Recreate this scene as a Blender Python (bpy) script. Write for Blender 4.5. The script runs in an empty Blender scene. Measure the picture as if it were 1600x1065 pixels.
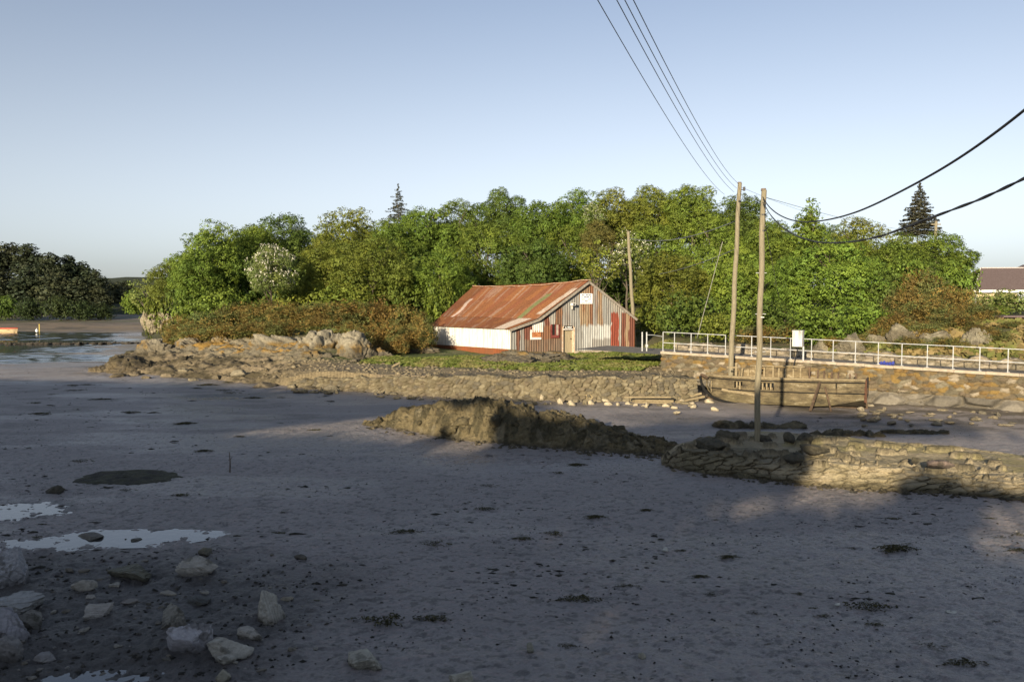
import bpy, math, random
import numpy as np
from mathutils import Vector, Matrix, Euler

random.seed(7)
RNG = np.random.default_rng(7)
scene = bpy.context.scene
COL = scene.collection

# ------------------------------------------------------------------ camera model
PW, PH, F, HZ, CH = 1600.0, 1065.0, 1244.0, 468.0, 5.0
PITCH = math.atan((PH / 2 - HZ) / F)
cp, sp = math.cos(PITCH), math.sin(PITCH)


def ray(px, py):
    x = (px - PW / 2) / F
    y = (PH / 2 - py) / F
    return np.array([x, cp + y * sp, -sp + y * cp])


def P(px, py, Y):
    d = ray(px, py)
    return np.array([0, 0, CH]) + d * (Y / d[1])


def G(px, py, z=0.0):
    d = ray(px, py)
    return np.array([0, 0, CH]) + d * ((z - CH) / d[2])


cam = bpy.data.cameras.new('camera')
cam.sensor_width = 36.0
cam.lens = 36.0 * F / PW
cam.clip_start, cam.clip_end = 0.1, 6000
camo = bpy.data.objects.new('camera', cam)
camo.location = (0, 0, CH)
camo.rotation_euler = (math.pi / 2 - PITCH, 0, 0)
COL.objects.link(camo)
scene.camera = camo

# ------------------------------------------------------------------ light
SUN_EL = math.radians(12.0)
DIR = np.array([math.cos(math.radians(68)), math.sin(math.radians(68))])   # the way the light travels on plan
PERP = np.array([DIR[1], -DIR[0]])
world = bpy.data.worlds.new('World')
scene.world = world
world.use_nodes = True
nt = world.node_tree
nt.nodes.clear()
sky = nt.nodes.new('ShaderNodeTexSky')
sky.sky_type = 'NISHITA'
sky.sun_disc = False
sky.sun_elevation = SUN_EL
sky.sun_rotation = math.atan2(-DIR[0], -DIR[1])
sky.air_density, sky.dust_density, sky.ozone_density = 0.8, 1.0, 3.2
bg = nt.nodes.new('ShaderNodeBackground')
bg.inputs['Strength'].default_value = 0.09
wo = nt.nodes.new('ShaderNodeOutputWorld')
hs = nt.nodes.new('ShaderNodeHueSaturation')          # evening haze greys the blue
hs.inputs['Saturation'].default_value = 0.52
mt_ = nt.nodes.new('ShaderNodeMix')
mt_.data_type, mt_.blend_type = 'RGBA', 'MULTIPLY'
mt_.inputs[0].default_value = 1.0
mt_.inputs[7].default_value = (0.975, 0.985, 0.98, 1)
tcw = nt.nodes.new('ShaderNodeTexCoord')
sxw = nt.nodes.new('ShaderNodeSeparateXYZ')
mrw = nt.nodes.new('ShaderNodeMapRange')               # haze is greyest near the horizon
mrw.inputs['From Min'].default_value, mrw.inputs['From Max'].default_value = 0.02, 0.36
mrw.inputs['To Min'].default_value, mrw.inputs['To Max'].default_value = 0.24, 0.60
nt.links.new(tcw.outputs['Generated'], sxw.inputs[0])
nt.links.new(sxw.outputs['Z'], mrw.inputs['Value'])
nt.links.new(mrw.outputs[0], hs.inputs['Saturation'])
nt.links.new(sky.outputs[0], hs.inputs['Color'])
nt.links.new(hs.outputs[0], mt_.inputs[6])
nt.links.new(mt_.outputs[2], bg.inputs[0])
nt.links.new(bg.outputs[0], wo.inputs[0])
sl = bpy.data.lights.new('sun', 'SUN')
sl.energy = 5.0
sl.angle = math.radians(0.5)
sl.color = (1.0, 0.84, 0.60)
so = bpy.data.objects.new('sun', sl)
so.rotation_euler = Vector((DIR[0] * math.cos(SUN_EL), DIR[1] * math.cos(SUN_EL), -math.sin(SUN_EL))).to_track_quat('-Z', 'Y').to_euler()
so.location = (-30, -60, 40)
COL.objects.link(so)
scene.view_settings.view_transform = 'Standard'
scene.view_settings.look = 'None'
scene.view_settings.exposure = 1.0
scene.view_settings.gamma = 1.0

# ------------------------------------------------------------------ noise


def _hash(ix, iy, iz, seed):
    h = (ix.astype(np.int64) * 374761393 + iy.astype(np.int64) * 668265263 + iz.astype(np.int64) * 2147483647 + seed * 1274126177) & 0xFFFFFFFF
    h = ((h ^ (h >> 13)) * 1274126177) & 0xFFFFFFFF
    h = ((h ^ (h >> 16)) * 2246822519) & 0xFFFFFFFF
    h = h ^ (h >> 15)
    return (h & 0xFFFFFF).astype(np.float64) / float(0xFFFFFF)


def n2(x, y, seed=0):
    x = np.asarray(x, float); y = np.asarray(y, float)
    xi, yi = np.floor(x), np.floor(y)
    fx, fy = x - xi, y - yi
    u = fx * fx * fx * (fx * (fx * 6 - 15) + 10)
    v = fy * fy * fy * (fy * (fy * 6 - 15) + 10)
    z = np.zeros_like(xi)
    a, b = _hash(xi, yi, z, seed), _hash(xi + 1, yi, z, seed)
    c, d = _hash(xi, yi + 1, z, seed), _hash(xi + 1, yi + 1, z, seed)
    return (a * (1 - u) + b * u) * (1 - v) + (c * (1 - u) + d * u) * v


def fbm2(x, y, octv=4, seed=0, gain=0.5):
    t, a, s = 0.0, 1.0, 0.0
    for o in range(octv):
        t = t + a * n2(x * 2 ** o + 17.3 * o, y * 2 ** o - 9.1 * o, seed + o)
        s += a
        a *= gain
    return t / s


def n3(x, y, z, seed=0):
    xi, yi, zi = np.floor(x), np.floor(y), np.floor(z)
    fx, fy, fz = x - xi, y - yi, z - zi
    u = fx * fx * (3 - 2 * fx); v = fy * fy * (3 - 2 * fy); w = fz * fz * (3 - 2 * fz)
    r = 0
    for dx in (0, 1):
        for dy in (0, 1):
            for dz in (0, 1):
                k = (u if dx else 1 - u) * (v if dy else 1 - v) * (w if dz else 1 - w)
                r = r + k * _hash(xi + dx, yi + dy, zi + dz, seed)
    return r


def fbm3(p, octv=4, seed=0, gain=0.5):
    t, a, s = 0.0, 1.0, 0.0
    for o in range(octv):
        q = p * 2 ** o + 11.7 * o
        t = t + a * n3(q[:, 0], q[:, 1], q[:, 2], seed + o)
        s += a
        a *= gain
    return t / s


def worley2(x, y, seed=0, jit=0.9):
    xi, yi = np.floor(x), np.floor(y)
    f1 = np.full(x.shape, 9.0); f2 = np.full(x.shape, 9.0); cid = np.zeros(x.shape)
    z = np.zeros_like(xi)
    for dx in (-1, 0, 1):
        for dy in (-1, 0, 1):
            cx, cy = xi + dx, yi + dy
            jx = cx + 0.5 + jit * (_hash(cx, cy, z, seed) - 0.5)
            jy = cy + 0.5 + jit * (_hash(cx, cy, z, seed + 91) - 0.5)
            d = np.hypot(x - jx, y - jy)
            nearer = d < f1
            f2 = np.where(nearer, f1, np.minimum(f2, d))
            cid = np.where(nearer, _hash(cx, cy, z, seed + 7), cid)
            f1 = np.where(nearer, d, f1)
    return f1, f2, cid


def sstep(a, b, x):
    t = np.clip((x - a) / (b - a), 0, 1)
    return t * t * (3 - 2 * t)


def mixc(a, b, t):
    a = np.asarray(a, float); b = np.asarray(b, float)
    t = np.asarray(t)[..., None]
    return a * (1 - t) + b * t


# ------------------------------------------------------------------ mesh helpers


def np_mesh(name, V, Fc, cols=None, smooth=False):
    V = np.asarray(V, np.float32)
    Fc = np.asarray(Fc, np.int32)
    me = bpy.data.meshes.new(name)
    k = Fc.shape[1]
    me.vertices.add(len(V))
    me.vertices.foreach_set('co', V.ravel())
    me.loops.add(Fc.size)
    me.loops.foreach_set('vertex_index', Fc.ravel())
    me.polygons.add(len(Fc))
    me.polygons.foreach_set('loop_start', np.arange(0, Fc.size, k, dtype=np.int32))
    me.polygons.foreach_set('loop_total', np.full(len(Fc), k, np.int32))
    if smooth:
        me.polygons.foreach_set('use_smooth', np.ones(len(Fc), bool))
    if cols is not None:
        cols = np.asarray(cols, np.float32)
        if cols.shape[1] == 3:
            cols = np.hstack([cols, np.ones((len(cols), 1), np.float32)])
        at = me.attributes.new('Col', 'FLOAT_COLOR', 'POINT')
        at.data.foreach_set('color', cols.ravel())
    me.update(calc_edges=True)
    me.validate()
    return me


def tag(o, label=None, cat=None, group=None, kind=None):
    if label:
        o['label'] = label
    if cat:
        o['category'] = cat
    if group:
        o['group'] = group
    if kind:
        o['kind'] = kind
    return o


def link(name, me, mat=None, parent=None, loc=None):
    o = bpy.data.objects.new(name, me)
    if mat is not None and me is not None and not me.materials:
        me.materials.append(mat)
    if parent is not None:
        o.parent = parent
    if loc is not None:
        o.location = loc
    COL.objects.link(o)
    return o


def empty(name, loc, label, cat, group=None):
    o = bpy.data.objects.new(name, None)
    o.location = loc
    o.empty_display_size = 0.3
    COL.objects.link(o)
    return tag(o, label, cat, group)


def grid_faces(nr, nc, keep=None):
    i = np.arange(nr - 1)[:, None] * nc + np.arange(nc - 1)[None, :]
    f = np.stack([i, i + 1, i + nc + 1, i + nc], -1).reshape(-1, 4)
    if keep is not None:
        f = f[keep.reshape(-1)]
    return f


def compact(V, Fc, C=None):
    used = np.zeros(len(V), bool)
    used[Fc.ravel()] = True
    idx = np.cumsum(used) - 1
    return V[used], idx[Fc], (None if C is None else C[used])


class MB:
    def __init__(s):
        s.v, s.f, s.c = [], [], []

    def add(s, V, Fs, col=None):
        n = len(s.v)
        s.v += [tuple(map(float, p)) for p in V]
        s.f += [tuple(int(i) + n for i in f) for f in Fs]
        s.c += [col] * len(V)
        return s

    def box(s, c, d, ax=None, ay=None, col=None, az=None):
        c = np.array(c, float)
        ax = np.array([1, 0, 0.]) if ax is None else np.array(ax, float) / np.linalg.norm(ax)
        if ay is None:
            ay = np.array([-ax[1], ax[0], 0])
            ay = ay / max(np.linalg.norm(ay), 1e-9)
        ay = np.array(ay, float)
        az = np.cross(ax, ay) if az is None else np.array(az, float)
        V = []
        for i in (-.5, .5):
            for j in (-.5, .5):
                for k in (-.5, .5):
                    V.append(c + ax * d[0] * i + ay * d[1] * j + az * d[2] * k)
        return s.add(V, [(0, 1, 3, 2), (4, 6, 7, 5), (0, 4, 5, 1), (2, 3, 7, 6), (0, 2, 6, 4), (1, 5, 7, 3)], col)

    def tube(s, pts, r, n=6, col=None, cap=True):
        pts = [np.array(p, float) for p in pts]
        r = [r] * len(pts) if np.isscalar(r) else r
        V, Fs = [], []
        for i, p in enumerate(pts):
            t = pts[min(i + 1, len(pts) - 1)] - pts[max(i - 1, 0)]
            t = t / max(np.linalg.norm(t), 1e-9)
            a = np.cross(t, [0, 0, 1.]) if abs(t[2]) < .95 else np.cross(t, [0, 1., 0])
            a /= np.linalg.norm(a)
            b = np.cross(t, a)
            for k in range(n):
                th = 2 * math.pi * k / n
                V.append(p + r[i] * (math.cos(th) * a + math.sin(th) * b))
        for i in range(len(pts) - 1):
            for k in range(n):
                Fs.append((i * n + k, i * n + (k + 1) % n, (i + 1) * n + (k + 1) % n, (i + 1) * n + k))
        if cap:
            Fs.append(tuple(range(n)))
            Fs.append(tuple(range((len(pts) - 1) * n, len(pts) * n))[::-1])
        return s.add(V, Fs, col)

    def bar(s, a, b, w, t, col=None, up=(0, 0, 1)):
        a, b = np.array(a, float), np.array(b, float)
        ax = b - a
        L = np.linalg.norm(ax)
        ax = ax / L
        ay = np.cross(np.array(up, float), ax)
        if np.linalg.norm(ay) < 1e-3:
            ay = np.array([1., 0, 0])
        ay /= np.linalg.norm(ay)
        return s.box((a + b) / 2, (L, w, t), ax, ay, col)

    def build(s, name, mat, parent=None, loc=None, smooth=False):
        V = np.array(s.v, float)
        off = np.zeros(3)
        if parent is not None:
            q = parent
            while q is not None:
                off = off + np.array(q.location)
                q = q.parent
        elif loc is not None:
            off = np.array(loc, float)
        V = V - off
        me = bpy.data.meshes.new(name)
        me.from_pydata([tuple(p) for p in V], [], s.f)
        if any(c is not None for c in s.c):
            at = me.attributes.new('Col', 'FLOAT_COLOR', 'POINT')
            cc = np.array([(list(c) + [1])[:4] if c is not None else [.5, .5, .5, 1] for c in s.c], np.float32)
            at.data.foreach_set('color', cc.ravel())
        if smooth:
            me.polygons.foreach_set('use_smooth', np.ones(len(me.polygons), bool))
        me.update()
        return link(name, me, mat, parent, None if parent is not None else (tuple(loc) if loc is not None else None))


# ------------------------------------------------------------------ materials


def new_mat(name):
    m = bpy.data.materials.new(name)
    m.use_nodes = True
    t = m.node_tree
    t.nodes.clear()
    out = t.nodes.new('ShaderNodeOutputMaterial')
    b = t.nodes.new('ShaderNodeBsdfPrincipled')
    t.links.new(b.outputs[0], out.inputs[0])
    return m, t, b, out


def N(t, typ, **kw):
    n = t.nodes.new(typ)
    for k, v in kw.items():
        setattr(n, k, v)
    return n


def noise_node(t, scale, detail=5, rough=.6, stretch=(1, 1, 1), coord='Object'):
    tc = N(t, 'ShaderNodeTexCoord')
    mp = N(t, 'ShaderNodeMapping')
    mp.inputs['Scale'].default_value = stretch
    no = N(t, 'ShaderNodeTexNoise')
    no.inputs['Scale'].default_value = scale
    no.inputs['Detail'].default_value = detail
    no.inputs['Roughness'].default_value = rough
    t.links.new(tc.outputs[coord], mp.inputs[0])
    t.links.new(mp.outputs[0], no.inputs['Vector'])
    return no


def ramp(t, src, stops):
    r = N(t, 'ShaderNodeValToRGB')
    els = r.color_ramp.elements
    while len(els) < len(stops):
        els.new(0.5)
    for e, (p, c) in zip(els, stops):
        e.position = p
        e.color = (*c, 1) if len(c) == 3 else c
    t.links.new(src, r.inputs[0])
    return r


def mixrgb(t, mode, fac, a, b):
    m = N(t, 'ShaderNodeMix', data_type='RGBA', blend_type=mode)
    if isinstance(fac, (int, float)):
        m.inputs[0].default_value = fac
    else:
        t.links.new(fac, m.inputs[0])
    for s, v in ((6, a), (7, b)):
        if isinstance(v, tuple):
            m.inputs[s].default_value = (*v, 1)
        else:
            t.links.new(v, m.inputs[s])
    return m.outputs[2]


def add_bump(t, b, layers):
    prev = None
    for src, strength, dist in layers:
        bp = N(t, 'ShaderNodeBump')
        bp.inputs['Strength'].default_value = strength
        bp.inputs['Distance'].default_value = dist
        t.links.new(src, bp.inputs['Height'])
        if prev is not None:
            t.links.new(prev, bp.inputs['Normal'])
        prev = bp.outputs[0]
    t.links.new(prev, b.inputs['Normal'])


def vmat(name, rough=.9, nscale=6, nvar=.35, bscale=25, bump=.5, bdist=.03, spec=.3, alpha_rough=False, stretch=(1, 1, 1), fine=None):
    """colour from the mesh's own colour attribute, broken up by noise"""
    m, t, b, o = new_mat(name)
    at = N(t, 'ShaderNodeAttribute', attribute_name='Col')
    no = noise_node(t, nscale, 6, .65, stretch)
    lo, hi = 1 - nvar, 1 + nvar
    r = ramp(t, no.outputs[0], [(.3, (lo, lo, lo)), (.7, (min(hi, 1), min(hi, 1), min(hi, 1)))])
    c = mixrgb(t, 'MULTIPLY', 1.0, at.outputs['Color'], r.outputs[0])
    t.links.new(c, b.inputs['Base Color'])
    b.inputs['Specular IOR Level'].default_value = spec
    if alpha_rough:
        t.links.new(at.outputs['Alpha'], b.inputs['Roughness'])
    else:
        b.inputs['Roughness'].default_value = rough
    nb = noise_node(t, bscale, 6, .7)
    layers = [(nb.outputs[0], bump, bdist)]
    if fine:
        nf = noise_node(t, fine[0], 3, .6)
        layers.append((nf.outputs[0], fine[1], fine[2]))
    add_bump(t, b, layers)
    return m


def pmat(name, c1, c2, scale=5, rough=.8, bump=.3, bdist=.01, stretch=(1, 1, 1), metal=0.0, spec=.3, detail=6):
    m, t, b, o = new_mat(name)
    no = noise_node(t, scale, detail, .65, stretch)
    r = ramp(t, no.outputs[0], [(.35, c1), (.65, c2)])
    t.links.new(r.outputs[0], b.inputs['Base Color'])
    b.inputs['Roughness'].default_value = rough
    b.inputs['Metallic'].default_value = metal
    b.inputs['Specular IOR Level'].default_value = spec
    if bump:
        nb = noise_node(t, scale * 4, 5, .7, stretch)
        add_bump(t, b, [(nb.outputs[0], bump, bdist)])
    return m


def leaf_mat(name, transl=.3, rough=.55, obj_color=True):
    m, t, b, o = new_mat(name)
    at = N(t, 'ShaderNodeAttribute', attribute_name='Col')
    c = at.outputs['Color']
    if obj_color:
        oi = N(t, 'ShaderNodeObjectInfo')
        c = mixrgb(t, 'MULTIPLY', 1.0, c, oi.outputs['Color'])
    t.links.new(c, b.inputs['Base Color'])
    b.inputs['Roughness'].default_value = rough
    b.inputs['Specular IOR Level'].default_value = .2
    tr = N(t, 'ShaderNodeBsdfTranslucent')
    t.links.new(c, tr.inputs[0])
    mx = N(t, 'ShaderNodeMixShader')
    mx.inputs[0].default_value = transl
    t.links.new(b.outputs[0], mx.inputs[1])
    t.links.new(tr.outputs[0], mx.inputs[2])
    t.links.new(mx.outputs[0], o.inputs[0])
    return m


M_MUD = vmat('wet_mud', nscale=16, nvar=.26, bscale=11, bump=.85, bdist=.05, spec=.5, alpha_rough=True, fine=(48, 1.0, .024))
M_EARTH = vmat('shore_earth', rough=.9, nscale=3, nvar=.4, bscale=6, bump=.8, bdist=.12)
M_ROCK = vmat('shore_rock', rough=.85, nscale=5, nvar=.45, bscale=5, bump=1.0, bdist=.12, fine=(22, .8, .04))
M_WEED = vmat('weedy_rock', rough=.75, nscale=8, nvar=.55, bscale=9, bump=1.0, bdist=.12, spec=.3, fine=(32, 1.0, .04))
M_WALL = vmat('rubble_stone', rough=.9, nscale=8, nvar=.35, bscale=16, bump=.6, bdist=.03)
M_STONE = vmat('pale_stone', rough=.75, nscale=9, nvar=.4, bscale=14, bump=.6, bdist=.03, stretch=(1, 1, 2.5), fine=(70, .5, .006))
M_LEAF = leaf_mat('leaves', .28, .6)
M_GRASS = leaf_mat('grass_blades', .25, .6, False)
M_BARK = pmat('bark', (.05, .04, .03), (.12, .10, .075), 12, .9, .5, .02, (1, 1, .2))
M_POLE = pmat('weathered_pole', (.13, .112, .072), (.24, .21, .145), 14, .85, .4, .01, (4, 4, .25))
M_PAINT = pmat('white_paint', (.62, .62, .60), (.82, .82, .80), 6, .5, .1, .004)
M_RAIL = pmat('galvanised_rail', (.29, .30, .31), (.44, .45, .45), 8, .45, .1, .003)
M_DARK = pmat('black_cable', (.012, .012, .013), (.03, .03, .03), 20, .5, 0)
M_STAY = pmat('stay_wire', (.22, .21, .18), (.32, .31, .27), 20, .6, 0)
M_WIRE = pmat('thin_wire', (.10, .11, .13), (.17, .18, .20), 20, .5, 0)
M_BLACK = pmat('dark_interior', (.006, .006, .006), (.014, .012, .01), 6, .9, 0)
M_CONC = pmat('concrete', (.24, .20, .15), (.36, .31, .24), 3, .9, .4, .02)
# ------------------------------------------------------------------ shoreline and land heights
WA = np.array([8.66, 44.0]); WB = np.array([22.5, 35.0])      # causeway wall, from the gate to the frame's edge
WDIR = (WB - WA) / np.linalg.norm(WB - WA)
WNRM = np.array([WDIR[1], -WDIR[0]])                           # faces the creek
if WNRM[1] > 0:
    WNRM = -WNRM
WC = WB + WDIR * 34


def coping_z(s):            # s metres along the wall from WA
    return 2.13 - 0.0235 * s


SHORE_PX = [(150, 583), (205, 586), (250, 588), (300, 592), (350, 596), (400, 600), (440, 604), (500, 608), (560, 612), (640, 618), (700, 622), (800, 625), (900, 627), (1000, 627), (1085, 627)]
SHORE = [G(x, y)[:2] for x, y in SHORE_PX]
CORNER = WA + WDIR * 0.5
POLY = [np.array(p) for p in [(-70, 420), (-64, 190), (-62, 140), (-49, 110), (-43, 97), (-37.5, 80), (-33, 66)]] + SHORE + [np.array([9.6, 42.3])] + [WA + WDIR * 2.0, WC, np.array([400., 20.]), np.array([500., 420.])]
POLY = np.array(POLY)


def land_sd(X, Y):
    x = np.asarray(X, float).ravel(); y = np.asarray(Y, float).ravel()
    d = np.full(x.shape, 1e9)
    ins = np.zeros(x.shape, bool)
    n = len(POLY)
    for i in range(n):
        a, b = POLY[i], POLY[(i + 1) % n]
        e = b - a
        t = np.clip(((x - a[0]) * e[0] + (y - a[1]) * e[1]) / (e @ e), 0, 1)
        d = np.minimum(d, np.hypot(x - a[0] - t * e[0], y - a[1] - t * e[1]))
        c = (a[1] > y) != (b[1] > y)
        with np.errstate(divide='ignore', invalid='ignore'):
            xx = (b[0] - a[0]) * (y - a[1]) / (b[1] - a[1]) + a[0]
        ins ^= c & (x < xx)
    return np.where(ins, d, -d).reshape(np.shape(X))


def land_z(X, Y, rough=True):
    X = np.asarray(X, float); Y = np.asarray(Y, float)
    sd = land_sd(X, Y)
    left = 1 - sstep(-15.5, -9.5, X)
    right = sstep(8, 14, X)
    zl = np.interp(sd, [-3, -.8, 0, 1.2, 3, 5.5, 9, 14, 28, 60], [-.7, -.25, 0.0, .35, .8, 1.35, 2.1, 2.8, 4.4, 6.0])
    rise = 4.2 * sstep(66, 100, Y)
    zw = np.where(sd < .35, -.4, 1.12) + rise - .12 * sstep(6, 12, sd) - .12 * (1 - sstep(.3, 5, sd))
    zr = np.where(sd < .35, -.4, 1.55) + np.interp(sd, [0, 5.0, 6.5, 12, 30, 60], [0, 0, .25, .5, .9, 1.6]) + 1.2 * sstep(.40, .5, X / Y) * sstep(6, 16, sd) + 2.2 * sstep(62, 95, Y) * (1 - sstep(.48, .56, X / Y))
    z = zl * left + (zw * (1 - right) + zr * right) * (1 - left)
    far = sstep(95, 130, Y)
    z = z + far * 1.5
    if rough:
        k = np.where(sd > .3, 1.0, 0.3) * (0.25 + .75 * left)
        rg_ = np.abs(fbm2(X / 1.5 + .4 * Y, Y / 1.1, 4, 9) - .5)
        cr = left * sstep(-.6, .8, sd) * (1 - sstep(9, 13, sd))
        z = z + cr * (.7 * (.20 - rg_).clip(-.3, .2) + .40 * (fbm2(X / 1.4, Y / .5, 5, 10, .6) - .5) + .35 * (fbm2(X / .25, Y / .2, 3, 12) - .5))
        z = z + k * (.5 * (fbm2(X / 2.6, Y / 2.6, 5, 3) - .5) + .22 * np.abs(fbm2(X / .9, Y / .9, 3, 5) - .5))
    return z


# ------------------------------------------------------------------ mud flat
def chan(X, Y):
    """how far the creek channel cuts down at a place (0..1)"""
    a = sstep(60, 68, Y + 1.4 * (fbm2(X / 6, Y / 6, 3, 31) - .5) * 8) * (1 - sstep(128, 138, Y + .05 * X))
    b = 1 - sstep(-32, -25, X + .0 * Y)
    return a * b


def pud(X, Y):
    """shallow hollows that hold a film of water"""
    d = 0
    for (px, py, rx, ry, dep) in ((25, 797, 108, 17, 1.0), (195, 836, 112, 13, 1.0), (70, 846, 80, 8, .5), (150, 1056, 100, 10, .5), (360, 619, 92, 5.5, 1.0),
                                  (610, 665, 40, 3, .6), (1230, 664, 150, 9, .7), (1040, 652, 120, 10, .45)):
        c = G(px, py)
        ax = rx * c[1] / F
        ay = max(abs(G(px, py - ry)[1] - c[1]), .2)
        q = np.hypot((X - c[0]) / ax, (Y - c[1]) / ay)
        d = np.maximum(d, dep * (1 - sstep(.45, 1.15, q)))
    return d


def mud_z(X, Y):
    z = .10 * (fbm2(X / 4.0, Y / 4.0, 4, 11) - .5)
    near = 1 - sstep(20, 60, Y)
    z = z + (.055 * (fbm2(X / .35, Y / .35, 4, 12) - .5) + .042 * (fbm2(X / .10, Y / .09, 3, 13, .6) - .5)) * (.35 + .65 * near)
    gravel = gravel_w(X, Y)
    z = z + gravel * (.10 * (fbm2(X / .5, Y / .5, 4, 14) - .45) + .045 * (fbm2(X / .12, Y / .12, 2, 15) - .5))
    z = z - .42 * chan(X, Y) * (.62 + 1.3 * (fbm2(X / 9, Y / 2.6, 4, 16) - .42))
    pd_ = pud(X, Y)
    z = z - pd_ * (.052 + .085 * (fbm2(X / .16, Y / .11, 3, 24) - .5) - .02 * (fbm2(X / 1.2, Y / .5, 3, 25) - .5))
    bank = sstep(120, 150, Y) * (1 - sstep(-20, 10, X))
    z = z + bank * (.9 + .5 * (fbm2(X / 12, Y / 9, 4, 18) - .5)) + .9 * sstep(150, 175, Y)
    sdz = land_sd(X, Y)
    z = z + .25 * sstep(-9, 0, sdz) * sstep(62, 80, Y)
    z = z + .10 * sstep(-4, -.5, sdz) * (1 - sstep(58, 62, Y)) * (fbm2(X / .6, Y / .6, 3, 19))
    return z


def gravel_w(X, Y):
    c = G(90, 960)
    q = np.hypot((X - c[0]) / 5.4, (Y - c[1]) / 4.2) + .5 * (fbm2(X / 1.3, Y / 1.3, 4, 21) - .5)
    return 1 - sstep(.55, 1.1, q)


s_ax = np.concatenate([np.linspace(-4, -1.22, 40, endpoint=False), np.linspace(-1.2, -.72, 170, endpoint=False), np.linspace(-.72, .72, 1060), np.linspace(.723, 1.2, 170), np.linspace(1.22, 4, 40)])
Yr = np.concatenate([np.geomspace(5, 9, 40, endpoint=False), np.geomspace(9, 55, 640, endpoint=False), np.geomspace(55, 230, 260, endpoint=False), np.geomspace(230, 3200, 40)])
YY, SS = np.meshgrid(Yr, s_ax, indexing='ij')
XX = SS * YY
ZZ = mud_z(XX, YY)
sdm = land_sd(XX, YY)
ZZ = np.where(sdm > 2.5, ZZ - 1.5, ZZ)
base = np.array([.272, .246, .236])
C = np.ones(XX.shape + (3,)) * base
C = C * (0.86 + .28 * fbm2(XX / 2.5, YY / 1.2, 5, 41))[..., None]
speck = sstep(.58, .68, fbm2(XX / .10, YY / .07, 3, 42, .7)) * (1 - sstep(20, 55, YY))
C = mixc(C, np.array([.36, .28, .26]), speck * .5)
dk = sstep(.58, .68, fbm2(XX / .16, YY / .10, 3, 47, .7)) * (1 - sstep(16, 45, YY))
C = mixc(C, np.array([.055, .05, .045]), dk * .6)
pdw = pud(XX, YY)
C = mixc(C, C * .62, sstep(.05, .5, pdw))
gw = gravel_w(XX, YY)
C = mixc(C, np.array([.052, .048, .042]), gw * .85)
ch = chan(XX, YY)
C = mixc(C, np.array([.14, .12, .08]), ch * .5)
shore = sstep(-2.2, -.2, sdm) * (1 - sstep(60, 66, YY)) * sstep(.40, .55, fbm2(XX / .8, YY / .8, 4, 45))
C = mixc(C, np.array([.16, .125, .08]), shore * .8)
farb = sstep(118, 135, YY)
C = mixc(C, mixc(np.array([.17, .13, .085]) * np.ones(XX.shape + (3,)), np.array([.10, .08, .05]), sstep(.42, .6, fbm2(XX / 5, YY / 2.5, 4, 50))), farb * .9)
greenb = sstep(140, 150, YY) * (1 - sstep(190, 230, YY)) * sstep(.45, .6, fbm2(XX / 14, YY / 5, 4, 46))
C = mixc(C, np.array([.07, .085, .03]), greenb * .6)
darkstones = sstep(11, 14, XX) * sstep(28.5, 31, YY) * (1 - sstep(37, 40, YY)) * sstep(.40, .55, fbm2(XX / 1.2, YY / .7, 4, 48))
C = mixc(C, np.array([.085, .075, .06]), darkstones * .75)
weedy = sstep(.60, .68, fbm2(XX / 2.2, YY / .8, 5, 49)) * sstep(24, 34, YY) * (1 - sstep(70, 80, YY))
C = mixc(C, np.array([.05, .045, .035]), weedy * .35)
wet = sstep(.46, .62, fbm2(XX / 7.0, YY / 2.6, 4, 43))
rough = .56 - .20 * wet - .14 * pud(XX, YY) + .18 * gw - .1 * ch * (YY < 118) + .2 * farb
cb = G(830, 722)
band = (1 - sstep(.4, 1.2, np.hypot((XX - cb[0]) / 7.5, (YY - cb[1] + .06 * XX) / 1.7)))
rough = np.clip(rough - .16 * band, .22, .95)
Cm = np.concatenate([C, rough[..., None]], -1).reshape(-1, 4)
V = np.stack([XX, YY, ZZ], -1).reshape(-1, 3)
keepm = (sdm < 6)
kf = keepm[:-1, :-1] | keepm[1:, 1:] | keepm[1:, :-1] | keepm[:-1, 1:]
Fm = grid_faces(len(Yr), len(s_ax), kf)
V, Fm, Cm = compact(V, Fm, Cm)
tag(link('mud_flat', np_mesh('mud_flat', V, Fm, Cm, True), M_MUD), kind='structure', label='grey brown tidal mud flat filling the creek', cat='mud')

# the bank under and behind the photographer
bx, by = np.meshgrid(np.linspace(-150, 130, 140), np.linspace(-110, 7, 70))
bz = np.interp(by, [-110, -40, -6, 1, 5, 7], [4.5, 3.6, 3.2, 2.6, .1, -.3]) + .5 * (fbm2(bx / 3, by / 3, 4, 51) - .5) - .6 * sstep(40, 60, np.abs(bx))
cbk = mixc(np.ones(bx.shape + (3,)) * np.array([.06, .075, .03]), np.array([.12, .10, .07]), sstep(-4, 4, by))
tag(link('bank', np_mesh('bank', np.stack([bx, by, bz], -1).reshape(-1, 3), grid_faces(70, 140), cbk.reshape(-1, 3), True), M_EARTH), kind='structure')

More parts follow.
